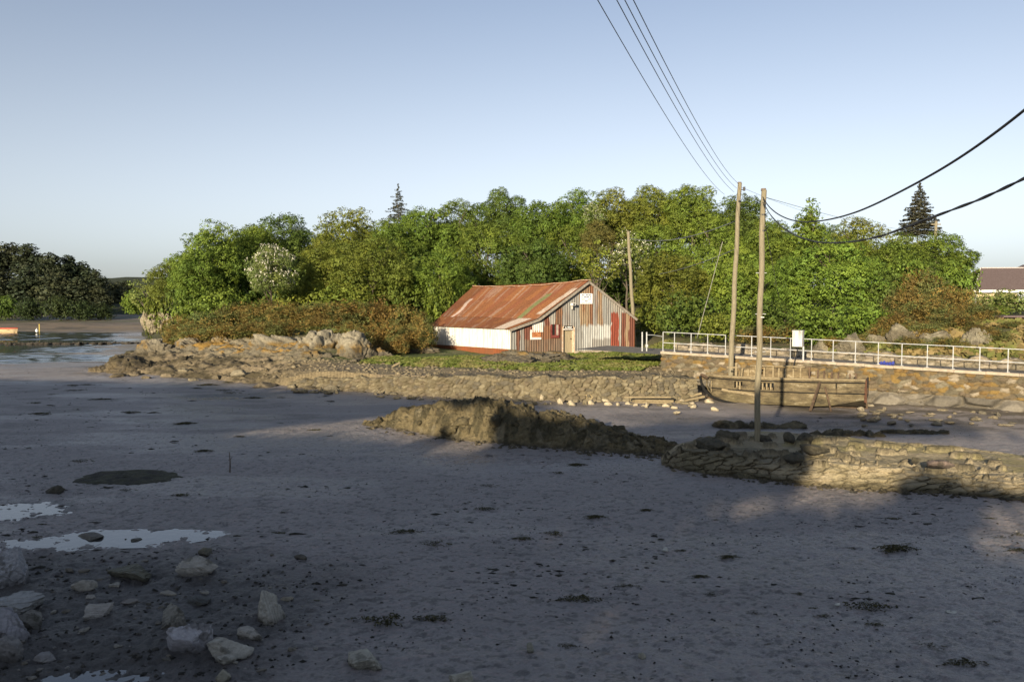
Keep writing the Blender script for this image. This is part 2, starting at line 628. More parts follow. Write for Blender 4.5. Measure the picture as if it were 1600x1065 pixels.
# ------------------------------------------------------------------ water
mw, tw, bw, ow = new_mat('creek_water')
bw.inputs['Base Color'].default_value = (.035, .045, .05, 1)
bw.inputs['Roughness'].default_value = .10
bw.inputs['IOR'].default_value = 1.7
bw.inputs['Specular IOR Level'].default_value = .8
nw = noise_node(tw, 1.4, 4, .6, (.5, 1.6, 1))
nw2 = noise_node(tw, 6, 3, .6, (.6, 1.4, 1))
add_bump(tw, bw, [(nw.outputs[0], .3, .03), (nw2.outputs[0], .3, .01)])
wx, wy = np.meshgrid(np.concatenate([np.linspace(-260, -100, 30, endpoint=False), np.linspace(-100, -20, 330)]), np.linspace(58, 142, 430))
wz = -.155 + .10 * (fbm2(wx / 2.6, wy / .75, 3, 27) - .5) * (.4 + 1.2 * sstep(.35, .65, fbm2(wx / 14, wy / 7, 2, 28)))
tag(link('water', np_mesh('water', np.stack([wx, wy, wz], -1).reshape(-1, 3), grid_faces(430, 360), None, True), mw), kind='structure')


mpd, tpd, bpd, opd = new_mat('film_water')
bpd.inputs['Base Color'].default_value = (.05, .05, .05, 1)
bpd.inputs['Roughness'].default_value = .10
bpd.inputs['IOR'].default_value = 1.85
npd = noise_node(tpd, 5, 3, .6)
add_bump(tpd, bpd, [(npd.outputs[0], .25, .01)])


def puddle(px, py, rx, ry, z):
    c = G(px, py)
    ax = rx * c[1] / F * 1.25
    ay = max(abs(G(px, py - ry)[1] - c[1]), .2) * 1.25
    th = np.linspace(0, 2 * math.pi, 40, endpoint=False)
    rr = np.array([1 + .12 * math.sin(3 * t + px) + .08 * math.sin(5 * t) for t in th])
    Vp = [(0, 0, 0)] + [(ax * math.cos(t) * r, ay * math.sin(t) * r, 0) for t, r in zip(th, rr)]
    Fp = [(0, i + 1, (i + 1) % 40 + 1) for i in range(40)]
    o = link('water', np_mesh('puddle', Vp, Fp), mpd, None, (c[0], c[1], z))
    tag(o, kind='structure')


puddle(25, 797, 108, 17, -.030)
puddle(190, 836, 120, 15, -.030)
puddle(60, 848, 80, 9, -.026)
puddle(150, 1056, 100, 10, -.030)

# ------------------------------------------------------------------ headland
s_ax = np.concatenate([np.linspace(-1.1, -.72, 20, endpoint=False), np.linspace(-.72, .72, 720), np.linspace(.73, 3.2, 60)])
Yr = np.concatenate([np.geomspace(17, 38, 60, endpoint=False), np.geomspace(38, 70, 260, endpoint=False), np.geomspace(70, 140, 90, endpoint=False), np.geomspace(140, 420, 20)])
YY, SS = np.meshgrid(Yr, s_ax, indexing='ij')
XX = SS * YY
sd = land_sd(XX, YY)
ZZ = land_z(XX, YY)
tan_ = np.array([.25, .20, .12]); mudc = np.array([.21, .17, .115]); grass = np.array([.085, .115, .025]); dark = np.array([.07, .06, .04]); rockc = np.array([.30, .26, .18])
C = np.ones(XX.shape + (3,)) * tan_
nz = fbm2(XX / 2.0, YY / 2.0, 5, 61)
C = mixc(C, mudc, sstep(.4, .6, nz))
C = mixc(C, dark, sstep(.58, .68, fbm2(XX / 1.1, YY / 1.1, 4, 62)) * .35)
lw = 1 - sstep(-15.5, -9.5, XX)
zt_ = ZZ + .5 * (fbm2(XX / .9, YY / .9, 4, 64) - .5)
shc = np.ones(XX.shape + (3,)) * np.array([.17, .138, .085])
shc = mixc(shc, np.array([.075, .062, .036]), sstep(.40, .60, fbm2(XX / .9, YY / .5, 4, 65)))
shc = mixc(shc, np.array([.25, .20, .13]), sstep(.55, .7, fbm2(XX / 1.8, YY / .8, 3, 66)) * .8)
shc = mixc(shc, np.array([.22, .19, .13]), sstep(1.0, 1.4, zt_))
shc = mixc(shc, np.array([.33, .20, .05]), sstep(1.3, 1.55, zt_) * (1 - sstep(1.9, 2.2, zt_)) * sstep(.5, .6, fbm2(XX / .7, YY / .7, 4, 67)))
C = mixc(C, shc, lw)
gmask = sstep(3.4, 5.4, sd + 3 * (nz - .5) + 0 * XX) * (1 - lw) * (1 - sstep(9, 12, XX)) + sstep(2.0, 2.7, ZZ) * lw
C = mixc(C, grass, np.clip(gmask, 0, 1) * (.55 + .45 * sstep(.38, .5, fbm2(XX / 1.4, YY / 1.4, 4, 63))))
rightw = sstep(9, 13, XX)
C = mixc(C, np.array([.19, .17, .14]), rightw * (1 - sstep(4.8, 6, sd)))
C = mixc(C, mixc(np.array([.17, .14, .075]) * np.ones(XX.shape + (3,)), np.array([.11, .12, .04]), sstep(.4, .6, fbm2(XX / 1.5, YY / 1.5, 4, 68))), rightw * sstep(6, 7.5, sd))
pathm = rightw * (1 - sstep(.9, 1.6, np.abs(sd - 8.6 - .0 * XX))) * sstep(27, 30, XX)
C = mixc(C, np.array([.36, .29, .2]), pathm)
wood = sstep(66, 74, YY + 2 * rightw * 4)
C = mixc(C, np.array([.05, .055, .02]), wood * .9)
V = np.stack([XX, YY, ZZ], -1).reshape(-1, 3)
kp = sd > -2.2
Fh = grid_faces(len(Yr), len(s_ax), kp[:-1, :-1] & kp[1:, 1:] & kp[1:, :-1] & kp[:-1, 1:])
V, Fh, Ch = compact(V, Fh, C.reshape(-1, 3))
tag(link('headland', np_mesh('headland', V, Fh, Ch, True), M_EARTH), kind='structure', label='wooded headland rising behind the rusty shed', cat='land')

# far shore and hills
fx, fy = np.meshgrid(np.linspace(-420, -30, 120), np.linspace(158, 330, 50))
fz = np.interp(fy, [158, 166, 185, 330], [0, 1.0, 2.5, 14]) + 1.5 * (fbm2(fx / 12, fy / 12, 4, 71) - .5)
fcl = mixc(np.ones(fx.shape + (3,)) * np.array([.06, .055, .04]), np.array([.035, .045, .018]), sstep(166, 176, fy))
tag(link('far_shore', np_mesh('far_shore', np.stack([fx, fy, fz], -1).reshape(-1, 3), grid_faces(50, 120), fcl.reshape(-1, 3), True), M_EARTH), kind='structure')
hx, hy = np.meshgrid(np.linspace(-1500, 1500, 220), np.linspace(620, 1500, 40))
hz_ = np.interp(hy, [620, 800, 1100, 1500], [1, 20, 24, 8]) * (.45 + .75 * fbm2(hx / 160, hy / 200, 4, 73)) * (.75 + .5 * fbm2(hx / 16, hy / 20, 2, 74))
hz_ = hz_ * (1 - .9 * sstep(-150, 120, hx)) + .3
tag(link('hills', np_mesh('hills', np.stack([hx, hy, hz_], -1).reshape(-1, 3), grid_faces(40, 220), np.ones((hx.size, 3)) * np.array([.10, .135, .115]), True), M_EARTH), kind='structure', label='low blue green hill far up the creek', cat='hill')
# ------------------------------------------------------------------ plant builders


def leaf_quads(cen, nrm, size, tint, rng, aspect=.62):
    """rhombic leaf clusters: cen (n,3), nrm (n,3), size (n,), tint (n,3)"""
    n = len(cen)
    nrm = nrm / np.maximum(np.linalg.norm(nrm, axis=1, keepdims=True), 1e-9)
    rv = rng.normal(size=(n, 3))
    a = np.cross(nrm, rv)
    a /= np.maximum(np.linalg.norm(a, axis=1, keepdims=True), 1e-9)
    b = np.cross(nrm, a)
    s = size[:, None]
    dr = nrm * s * .18
    V = np.stack([cen - a * s * .5 - dr, cen - b * s * .5 * aspect + dr, cen + a * s * .5 - dr, cen + b * s * .5 * aspect + dr], 1).reshape(-1, 3)
    Fq = np.arange(4 * n).reshape(-1, 4)
    return V, Fq, np.repeat(tint, 4, axis=0)


def crown_lobes(rng, n, R, Hh, z0, lr, shape=1.0, flat=0.0):
    out = []
    while len(out) < n:
        d = rng.normal(size=3)
        d /= np.linalg.norm(d)
        if d[2] < -.75:
            continue
        rad = rng.uniform(.62, 1.0)
        zc = (z0 + Hh) / 2
        rz = (Hh - z0) / 2
        z = d[2] * rad
        w = 1.0
        if shape != 1.0:                      # pointed crowns narrow upwards
            w = np.clip(1 - shape * (z * .5 + .5), .08, 1)
        out.append((d[0] * rad * R * w * .86, d[1] * rad * R * w * .86, zc + z * rz * .9, rng.uniform(*lr) * (w ** .5)))
    return np.array(out)


def crown_mesh(name, seed, R=4.5, Hh=9.0, z0=.4, nl=80, per=150, lr=(.75, 1.45), size=.30, shape=1.0, tint=(1, 1, 1), var=.22, spread=(.75, 1.12), up=.35, inner=1200, sub=7, spray=.13):
    rng = np.random.default_rng(seed)
    L = crown_lobes(rng, nl, R, Hh, z0, lr, shape)
    cs, ns, ss, ts = [], [], [], []
    cc = np.array([0, 0, (z0 + Hh) * .45])
    for (x, y, z, r) in L:
        k = int(per * (r / 1.1) ** 2)
        ks = max(k // sub, 3)                     # sprays of leaves with dark gaps between them
        d = rng.normal(size=(ks * 2, 3))
        d /= np.linalg.norm(d, axis=1, keepdims=True)
        out = np.array([x, y, z]) - cc
        out /= max(np.linalg.norm(out), 1e-6)
        keep = (d @ out + .35 * d[:, 2]) > -.35
        d = d[keep][:ks]
        rr = r * rng.uniform(*spread, size=(len(d), 1))
        p = np.array([x, y, z]) + d * rr * np.array([1.08, 1.08, .78])
        sc = spray * rng.uniform(.7, 1.3, (len(d), 1))
        hue = rng.uniform(-1, 1)
        t = np.array(tint) * (1 + var * rng.uniform(-1, 1)) * np.array([1 + .10 * hue, 1 + .02 * hue, 1 - .1 * hue])
        ts_ = t[None, :] * rng.uniform(.80, 1.22, (len(d), 1))
        p = np.repeat(p, sub, 0) + rng.normal(size=(len(d) * sub, 3)) * np.repeat(sc, sub, 0) * np.array([1, 1, .6]); dd = np.repeat(d, sub, 0)
        nn = dd + rng.normal(size=dd.shape) * .36 + np.array([0, 0, up])
        cs.append(p); ns.append(nn)
        ss.append(size * rng.uniform(.65, 1.25, len(dd)))
        ts.append(np.repeat(ts_, sub, 0) * rng.uniform(.92, 1.08, (len(dd), 1)))
    d = rng.normal(size=(inner, 3)); d /= np.linalg.norm(d, axis=1, keepdims=True)
    w = np.ones((inner, 1))
    if shape != 1.0:
        w = np.clip(1 - shape * (d[:, 2:] * .5 + .5), .08, 1)
    p = d * rng.uniform(.25, .68, (inner, 1)) * np.array([R, R, (Hh - z0) / 2]) * np.hstack([w, w, np.ones((inner, 1))]) + np.array([0, 0, (z0 + Hh) / 2])
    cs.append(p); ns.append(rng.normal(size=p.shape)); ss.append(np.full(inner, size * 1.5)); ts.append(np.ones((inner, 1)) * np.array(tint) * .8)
    V, Fq, C = leaf_quads(np.vstack(cs), np.vstack(ns), np.concatenate(ss), np.vstack(ts), rng)
    return np_mesh(name, V, Fq, C), L


def blossom_mesh(name, seed, L, size=.19, per=6):
    rng = np.random.default_rng(seed)
    cs, ns = [], []
    for (x, y, z, r) in L:
        d = rng.normal(size=(per, 3)); d /= np.linalg.norm(d, axis=1, keepdims=True)
        d[:, 2] = np.abs(d[:, 2]) * .8 + .1
        c = np.array([x, y, z]) + d * r * 1.12
        for q in range(3):
            cs.append(c + rng.normal(size=c.shape) * .06 + np.array([0, 0, .09 * q])); ns.append(d + rng.normal(size=d.shape) * .6)
    cs, ns = np.vstack(cs), np.vstack(ns)
    V, Fq, C = leaf_quads(cs, ns, np.full(len(cs), size), np.ones((len(cs), 3)) * np.array([.72, .70, .58]), rng, .9)
    return np_mesh(name, V, Fq, C)


def trunk_mesh(name, seed, Hh=9.0, R=4.5, r0=.28, limbs=7):
    rng = random.Random(seed)
    mb = MB()
    pts = [(rng.uniform(-.1, .1) * i, rng.uniform(-.1, .1) * i, Hh * .82 * i / 6) for i in range(7)]
    mb.tube(pts, [r0 * (1.25 if i == 0 else 1) * (1 - .13 * i) for i in range(7)], 8)
    for k in range(limbs):
        i = rng.randint(1, 5)
        a = rng.uniform(0, 6.28)
        p = np.array(pts[i])
        L = R * rng.uniform(.5, .82)
        q = p + np.array([math.cos(a) * L * .5, math.sin(a) * L * .5, L * .32])
        e = p + np.array([math.cos(a + .2) * L, math.sin(a + .2) * L, L * .75])
        mb.tube([p, q, e], [r0 * .45 * (1 - .1 * i), r0 * .3, r0 * .08], 6)
        e2 = q + np.array([math.cos(a - .7) * L * .45, math.sin(a - .7) * L * .45, L * .5])
        mb.tube([q, e2], [r0 * .25, r0 * .05], 5)
    me = bpy.data.meshes.new(name)
    me.from_pydata(mb.v, [], mb.f)
    me.polygons.foreach_set('use_smooth', np.ones(len(me.polygons), bool))
    me.materials.append(M_BARK)
    return me


def spruce_mesh(name, seed, Hh=10.0, R=2.4, tiers=21, dens=1.5, droop=.12, size=.34, ragged=.25, z0=.6):
    """tiers of flat sprays along drooping branches, gaps between the tiers"""
    rng = np.random.default_rng(seed)
    cs, ns, ss, ts = [], [], [], []
    for i in range(tiers):
        f = i / (tiers - 1)
        z = z0 + (Hh - z0) * f
        r = R * (1 - f) ** .85 + .10
        nb = int(7 + 6 * (1 - f))
        for b in range(nb):
            a = 2 * math.pi * (b + rng.uniform(-.3, .3)) / nb + i * .8
            rr = r * rng.uniform(1 - ragged, 1 + ragged * .4)
            zb = z + rng.uniform(-.28, .28)
            k = max(int(26 * dens * rr / R * 2), 8)
            t = rng.uniform(.1, 1, k) ** .8
            lat = rng.normal(size=k) * .20 * rr * (1.15 - t)
            x = t * rr * math.cos(a) - lat * math.sin(a)
            y = t * rr * math.sin(a) + lat * math.cos(a)
            zz = zb - droop * rr * t ** 1.5 * 2 + .25 * rr * t ** 3 * .5 + rng.normal(size=k) * .09
            cs.append(np.stack([x, y, zz], -1))
            ns.append(np.stack([math.cos(a) * .4 + 0 * t, math.sin(a) * .4 + 0 * t, 1 + 0 * t], -1) + rng.normal(size=(k, 3)) * .5)
            ss.append(size * rng.uniform(.6, 1.2, k))
            ts.append(np.ones((k, 3)) * rng.uniform(.75, 1.25))
    V, Fq, C = leaf_quads(np.vstack(cs), np.vstack(ns), np.concatenate(ss), np.vstack(ts), rng, .45)
    return np_mesh(name, V, Fq, C)


BROAD = []
for i, sd_ in enumerate((101, 102, 103, 104, 105, 106)):
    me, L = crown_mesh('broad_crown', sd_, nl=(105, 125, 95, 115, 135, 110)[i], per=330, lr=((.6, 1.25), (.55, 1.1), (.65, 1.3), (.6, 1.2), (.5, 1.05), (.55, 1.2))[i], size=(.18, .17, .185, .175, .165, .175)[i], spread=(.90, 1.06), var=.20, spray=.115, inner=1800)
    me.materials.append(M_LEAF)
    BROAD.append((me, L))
SPARSE, LS = crown_mesh('open_crown', 121, nl=46, per=105, lr=(.55, 1.0), size=.30, inner=150)
SPARSE.materials.append(M_LEAF)
CONIC, LC = crown_mesh('pointed_crown', 131, R=4.0, Hh=10, nl=110, per=120, lr=(.6, 1.05), size=.26, shape=.78)
CONIC.materials.append(M_LEAF)
PINE, LP_ = crown_mesh('pine_crown', 141, R=4.5, Hh=12, z0=1.0, nl=80, per=85, lr=(.75, 1.5), size=.42, shape=.55, var=.25)
PINE.materials.append(M_LEAF)
PINEB, LPB = crown_mesh('pine_crown', 142, R=4.8, Hh=11, z0=.6, nl=72, per=85, lr=(.8, 1.6), size=.42, shape=.35, var=.25)
PINEB.materials.append(M_LEAF)
SPRUCE = spruce_mesh('spruce_crown', 151)
SPRUCE.materials.append(M_LEAF)
SPRUCEB = spruce_mesh('spruce_crown', 152, R=3.0, tiers=15, ragged=.6, dens=1.1)
SPRUCEB.materials.append(M_LEAF)
GORSE = []
for i in range(4):
    me, L = crown_mesh('gorse_bush', 161 + i, R=2.0, Hh=2.5, z0=-.2, nl=120, sub=5, spray=.06, per=330, lr=(.24, .52), size=.10, var=.38, up=.45, spread=(.8, 1.12), inner=2500)
    a = me.attributes['Col']
    buf = np.empty(len(me.vertices) * 4, np.float32)
    a.data.foreach_get('color', buf)
    buf = buf.reshape(-1, 4)
    co = np.empty(len(me.vertices) * 3, np.float32); me.vertices.foreach_get('co', co); co = co.reshape(-1, 3)
    k = sstep(.40, .60, fbm3(co[::4] * 1.1, 3, 170 + i))
    k2 = np.clip(k + RNG.normal(size=len(k)) * .25, 0, 1)
    buf[:, :3] *= np.repeat(mixc(np.array([.68, .98, .78]), np.array([1.05, .88, .62]), k2), 4, axis=0)
    a.data.foreach_set('color', buf.ravel())
    me.materials.append(M_LEAF)
    GORSE.append(me)
BUSH = []
for i in range(2):
    me, L = crown_mesh('bush', 181 + i, R=2.2, Hh=2.8, z0=-.2, nl=75, per=75, lr=(.32, .66), size=.2, inner=700)
    me.materials.append(M_LEAF)
    BUSH.append(me)
TRUNK = [trunk_mesh('trunk', 190 + i) for i in range(3)]
BLOSS = blossom_mesh('blossom', 195, BROAD[1][1])
BLOSS.materials.append(M_GRASS)
BLOSSB = blossom_mesh('blossom', 196, LS, .16, 5)
BLOSSB.materials.append(M_GRASS)

GREEN = {'mid': (.118, .170, .027), 'olive': (.142, .168, .028), 'bright': (.138, .195, .030), 'dark': (.088, .130, .025), 'pale': (.18, .21, .06), 'yellow': (.19, .22, .035),
         'red': (.125, .110, .032), 'pine': (.050, .064, .034), 'spruce': (.090, .088, .056), 'gorse': (.205, .168, .068), 'white': (.17, .21, .06), 'shade': (.045, .066, .022)}


def plant(kind, px, ytop, halfw, Y, colour, label, cat, name, group=None, seed=0, base=None, low=False):
    rng = random.Random(seed * 13 + int(px))
    top = P(px, ytop, Y)
    X = top[0]
    gz = float(land_z(np.array([X]), np.array([Y]), False)[0]) if base is None else base
    h = top[2] - gz
    w = halfw * Y / F
    root = empty(name, (X, Y, gz - .05), label, cat, group)
    table = {'broad': (BROAD[seed % 6][0], 4.5, 9.0), 'open': (SPARSE, 4.5, 9.0), 'conic': (CONIC, 4.0, 10.0), 'pine': ((PINE, PINEB)[seed % 2], 4.4, (12.0, 11.0)[seed % 2]),
             'spruce': (SPRUCE, 2.4, 10.0), 'spruceb': (SPRUCEB, 3.0, 10.0), 'gorse': (GORSE[seed % 4], 2.0, 2.5), 'bush': (BUSH[seed % 2], 2.2, 2.8), 'white': (BROAD[1][0], 4.5, 9.0), 'whiteopen': (SPARSE, 4.5, 9.0)}
    me, R, Hh = table[kind]
    root.rotation_euler = (0, 0, rng.uniform(0, 6.28))
    sx = w / R
    full = kind in ('gorse', 'bush') or low
    hc = h if full else min(h, {'open': 1.9, 'spruce': 2.35, 'spruceb': 2.5, 'conic': 2.7}.get(kind, 2.2) * w)                # crowns keep their shape; the trunk reaches the ground
    sz = hc / (Hh * .97)
    c = link('crown' if kind not in ('gorse', 'bush') else 'foliage', me, None, root)
    c.scale = (sx * rng.uniform(.95, 1.05), sx * rng.uniform(.95, 1.05), sz)
    c.location = (0, 0, h - hc)
    g = GREEN[colour]
    v = rng.uniform(.85, 1.15)
    c.color = (g[0] * v * rng.uniform(.92, 1.08), g[1] * v, g[2] * v, 1)
    if kind in ('white', 'whiteopen'):
        bl = link('blossom', BLOSS if kind == 'white' else BLOSSB, None, root)
        bl.scale, bl.location = c.scale, c.location
    if kind not in ('gorse', 'bush'):
        t = link('trunk', TRUNK[seed % 3], None, root)
        t.scale = (sx * .8, sx * .8, h / 9.0 * .95)
        if kind in ('spruce', 'spruceb', 'conic', 'pine'):
            t.scale = (sx * .3, sx * .3, h / 9.0 * 1.05)
    return root


TREES = [
    # kind, px, ytop, halfw, Y, colour, label, name
    ('open', 232, 424, 36, 108, 'pale', 'small pale green tree overhanging the cliff at the tip of the headland', 'tree'),
    ('broad', 264, 408, 34, 97, 'olive', 'olive tree stepping down from the big round tree towards the cliff', 'tree'),
    ('bush', 246, 452, 26, 101, 'olive', 'olive bush on top of the pale cliff', 'bush'),
    ('bush', 212, 452, 22, 112, 'bright', 'low bright green bush hanging over the water side of the pale cliff', 'bush'),
    ('open', 276, 402, 28, 100, 'olive', 'thin airy olive tree beside the big round tree at the left end of the wood', 'tree'),
    ('broad', 328, 351, 68, 82, 'mid', 'big round green tree at the left end of the headland wood', 'tree'),
    ('broad', 304, 398, 42, 78, 'mid', 'leafy tree with low boughs in front of the big round tree at the left end', 'tree'),
    ('broad', 440, 335, 66, 94, 'dark', 'dark green tree rising behind the white flowering tree', 'tree'),
    ('broad', 392, 350, 50, 88, 'mid', 'green tree between the big round end tree and the white flowering tree', 'tree'),
    ('white', 424, 383, 40, 72, 'white', 'rounded tree covered in white blossom above the brown gorse', 'flowering tree'),
    ('broad', 545, 327, 68, 92, 'olive', 'olive green domed tree left of the spindly conifer on the skyline', 'tree'),
    ('broad', 612, 345, 50, 90, 'mid', 'green tree just under the spindly conifer on the skyline', 'tree'),
    ('broad', 508, 376, 46, 78, 'olive', 'yellowish olive tree right of the white flowering tree', 'tree'),
    ('broad', 582, 372, 66, 75, 'olive', 'broad olive green tree above the gorse left of the shed', 'tree'),
    ('spruceb', 622, 291, 26, 104, 'spruce', 'spindly conifer poking above the canopy left of the shed roof', 'conifer'),
    ('broad', 662, 322, 52, 94, 'mid', 'green tree right of the spindly conifer on the skyline', 'tree'),
    ('broad', 712, 312, 50, 96, 'mid', 'tall green tree on the skyline above the left end of the shed roof', 'tree'),
    ('broad', 690, 385, 50, 76, 'bright', 'bright green tree touching the left end of the rusty shed roof', 'tree'),
    ('broad', 788, 296, 36, 102, 'dark', 'dark rounded crown topping the skyline above the shed', 'tree'),
    ('broad', 762, 345, 60, 84, 'mid', 'leafy green tree behind the far end of the shed ridge', 'tree'),
    ('broad', 845, 312, 48, 96, 'mid', 'green tree right of the dark rounded crown on the skyline', 'tree'),
    ('broad', 832, 372, 62, 80, 'dark', 'dense dark green tree right behind the shed ridge', 'tree'),
    ('broad', 905, 296, 50, 98, 'mid', 'tall tree with white flecked top on the skyline above the shed gable', 'tree'),
    ('whiteopen', 928, 314, 22, 92, 'white', 'small patch of white blossom high in the wood above the shed gable', 'flowering tree'),
    ('broad', 960, 298, 46, 98, 'olive', 'olive tree on the skyline above and left of the small wooden pole', 'tree'),
    ('broad', 1018, 290, 48, 98, 'olive', 'olive domed tree on the skyline above the small wooden pole', 'tree'),
    ('broad', 1080, 287, 46, 96, 'mid', 'highest green tree of the wood left of the two tall poles', 'tree'),
    ('broad', 1152, 304, 50, 92, 'dark', 'dark green tree on the skyline behind the two tall poles', 'tree'),
    ('broad', 890, 352, 54, 86, 'mid', 'green tree behind the reddish tree above the shed gable', 'tree'),
    ('broad', 934, 345, 28, 79, 'red', 'reddish brown tree above the shed gable', 'tree'),
    ('open', 934, 376, 42, 74, 'yellow', 'thin yellow green tree with bare pale limbs beside the shed gable', 'tree'),
    ('whiteopen', 980, 362, 46, 76, 'white', 'tree flecked with white blossom around the top of the small pole', 'flowering tree'),
    ('broad', 1015, 350, 58, 88, 'mid', 'green tree behind the white flecked tree by the small pole', 'tree'),
    ('broad', 1052, 392, 62, 70, 'olive', 'wide olive tree between the small pole and the two tall poles', 'tree'),
    ('broad', 1112, 335, 60, 82, 'bright', 'bright green tree left of the two tall poles', 'tree'),
    ('broad', 1150, 380, 55, 70, 'bright', 'leafy tree right behind the left one of the two tall poles', 'tree'),
    ('broad', 1196, 345, 44, 80, 'mid', 'shadowy green tree right of the two tall poles', 'tree'),
    ('broad', 1228, 400, 40, 66, 'bright', 'narrow leafy tree beside the white control box', 'tree'),
    ('conic', 1266, 308, 54, 80, 'bright', 'pointed bright green tree right of the two tall poles', 'tree'),
    ('broad', 1302, 372, 78, 64, 'bright', 'big bright green tree standing behind the railing and the boat wreck', 'tree'),
    ('broad', 1345, 340, 62, 84, 'olive', 'olive tree on the skyline behind the big bright tree', 'tree'),
    ('broad', 1400, 368, 58, 78, 'mid', 'green tree below the spreading dark spruce', 'tree'),
    ('broad', 1458, 366, 62, 82, 'mid', 'rounded green tree around the far small pole', 'tree'),
    ('broad', 1494, 396, 28, 86, 'dark', 'dark tree at the right end of the wood beside the house', 'tree'),
    ('spruce', 1437, 291, 33, 98, 'spruce', 'spreading dark spruce standing clear above the wood on the right', 'conifer'),
    ('bush', 1080, 455, 60, 60, 'dark', 'dark low bush behind the left part of the white railing', 'bush'),
    ('bush', 1205, 470, 50, 57, 'dark', 'dark low bush behind the railing between the tall poles and the control box', 'bush'),
    ('bush', 1150, 470, 44, 58, 'bright', 'green low bush behind the railing at the tall poles', 'bush'),
    ('bush', 1018, 470, 34, 66, 'olive', 'olive low bush beside the right corner of the shed', 'bush'),
    ('bush', 1570, 452, 46, 66, 'pale', 'pale wispy shrub in front of the house', 'bush'),
    ('bush', 1545, 475, 34, 62, 'bright', 'bright green shrub left of the dark shed door by the house', 'bush'),
    ('bush', 1600, 520, 26, 46, 'bright', 'round green bush behind the railing at the frame edge', 'bush'),
    ('bush', 690, 440, 34, 72, 'bright', 'bright low growth at the back corner of the shed', 'bush'),
    ('bush', 306, 448, 40, 76, 'mid', 'leafy bush under the big round tree at the left end of the wood', 'bush'),
    ('bush', 352, 450, 52, 74, 'mid', 'leafy bush between the big round tree and the white flowering tree', 'bush'),
    ('bush', 470, 440, 46, 76, 'olive', 'olive bush just right of the white flowering tree', 'bush'),
    ('bush', 535, 440, 50, 74, 'olive', 'olive bush under the broad olive tree left of the shed', 'bush'),
    ('bush', 620, 430, 50, 76, 'dark', 'dark bush at the foot of the trees left of the shed', 'bush'),
    ('bush', 1280, 478, 50, 50, 'bright', 'bright green bush right of the control box behind the railing', 'bush'),
    ('bush', 1345, 470, 46, 52, 'bright', 'bright green bush left of the grey rock face behind the railing', 'bush'),
    ('bush', 1120, 488, 40, 54, 'olive', 'olive bush behind the railing just left of the tall poles', 'bush'),
    ('bush', 1375, 430, 40, 62, 'dark', 'dark bush between the big bright tree and the brown gorse', 'bush'),
    ('bush', 1420, 400, 46, 72, 'mid', 'green bush above the brown gorse on the bank', 'bush'),
    ('bush', 1490, 410, 40, 74, 'mid', 'green bush left of the house above the gorse', 'bush'),
]
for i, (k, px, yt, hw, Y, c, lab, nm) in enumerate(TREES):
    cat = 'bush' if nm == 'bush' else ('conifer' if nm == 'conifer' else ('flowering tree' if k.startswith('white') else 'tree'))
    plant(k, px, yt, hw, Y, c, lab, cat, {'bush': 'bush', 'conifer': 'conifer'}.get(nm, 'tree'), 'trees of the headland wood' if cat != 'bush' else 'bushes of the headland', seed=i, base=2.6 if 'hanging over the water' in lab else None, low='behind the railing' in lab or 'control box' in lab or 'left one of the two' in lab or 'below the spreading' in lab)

for i, px in enumerate(range(455, 1260, 62)):
    plant('bush', px, 392 + 14 * (i % 3), 62, 84 + 2.5 * (i % 2), 'dark', 'dark bush deep between the trees of the headland wood', 'bush', 'bush', 'bushes deep in the headland wood', seed=i)
SKYX = [300, 350, 400, 450, 490, 530, 580, 620, 650, 700, 760, 800, 830, 900, 960, 1010, 1080, 1110, 1150, 1190, 1230, 1300, 1360, 1440, 1480]
SKYY = [385, 356, 346, 340, 350, 332, 334, 336, 326, 314, 304, 304, 312, 300, 302, 292, 290, 305, 312, 322, 332, 338, 350, 366, 382]
for i, px in enumerate(range(330, 1480, 46)):
    y = float(np.interp(px, SKYX, SKYY))
    plant('broad', px, y + 12 + 8 * (i % 3), 42, 104 + 3 * (i % 2), ('mid', 'dark')[i % 2], 'green tree at the back of the headland wood, mostly hidden by the front trees', 'tree', 'tree', 'trees at the back of the headland wood', seed=i + 1)
for i, px in enumerate(range(300, 480, 60)):
    plant('bush', px, 420, 50, 84, 'dark', 'dark bush deep between the trees of the headland wood', 'bush', 'bush', 'bushes deep in the headland wood', seed=i)

GBUSH = [(285, 492, 38, 66), (330, 482, 44, 66), (372, 472, 44, 67), (415, 466, 44, 66), (455, 472, 44, 64), (500, 468, 46, 64), (548, 468, 46, 65), (592, 465, 44, 66), (636, 478, 44, 66),
         (308, 510, 40, 61), (352, 503, 44, 60), (398, 500, 42, 60), (436, 497, 36, 59), (300, 500, 30, 63), (540, 500, 34, 58), (492, 492, 36, 60), (600, 500, 40, 59), (645, 505, 36, 60), (662, 494, 26, 63), (560, 510, 22, 55.5),
         (272, 508, 22, 63), (618, 520, 24, 57)]
for i, (px, yt, hw, Y) in enumerate(GBUSH):
    plant('gorse', px, yt, hw, Y, 'gorse', 'brown and olive gorse bush above the rocks left of the shed', 'gorse bush', 'gorse_bush', 'gorse bushes left of the shed', seed=i)
GR = [(1448, 418, 46, 62, 3.0), (1412, 446, 38, 57, 2.4), (1490, 446, 42, 57, 2.4), (1528, 470, 34, 53, 2.0), (1450, 462, 44, 52, 1.9), (1400, 486, 34, 49, 1.7), (1490, 486, 42, 48.5, 1.7), (1445, 500, 36, 47, 1.6), (1240, 500, 36, 53, 1.8), (1530, 505, 32, 47, 1.6), (1375, 505, 26, 48.5, 1.6), (1180, 505, 34, 53, 1.8), (1555, 512, 30, 45, 1.4), (1420, 522, 30, 45, 1.4), (1480, 524, 34, 44.5, 1.4), (1340, 522, 26, 47, 1.4), (1300, 524, 24, 48, 1.5), (1585, 500, 24, 48, 1.5)]
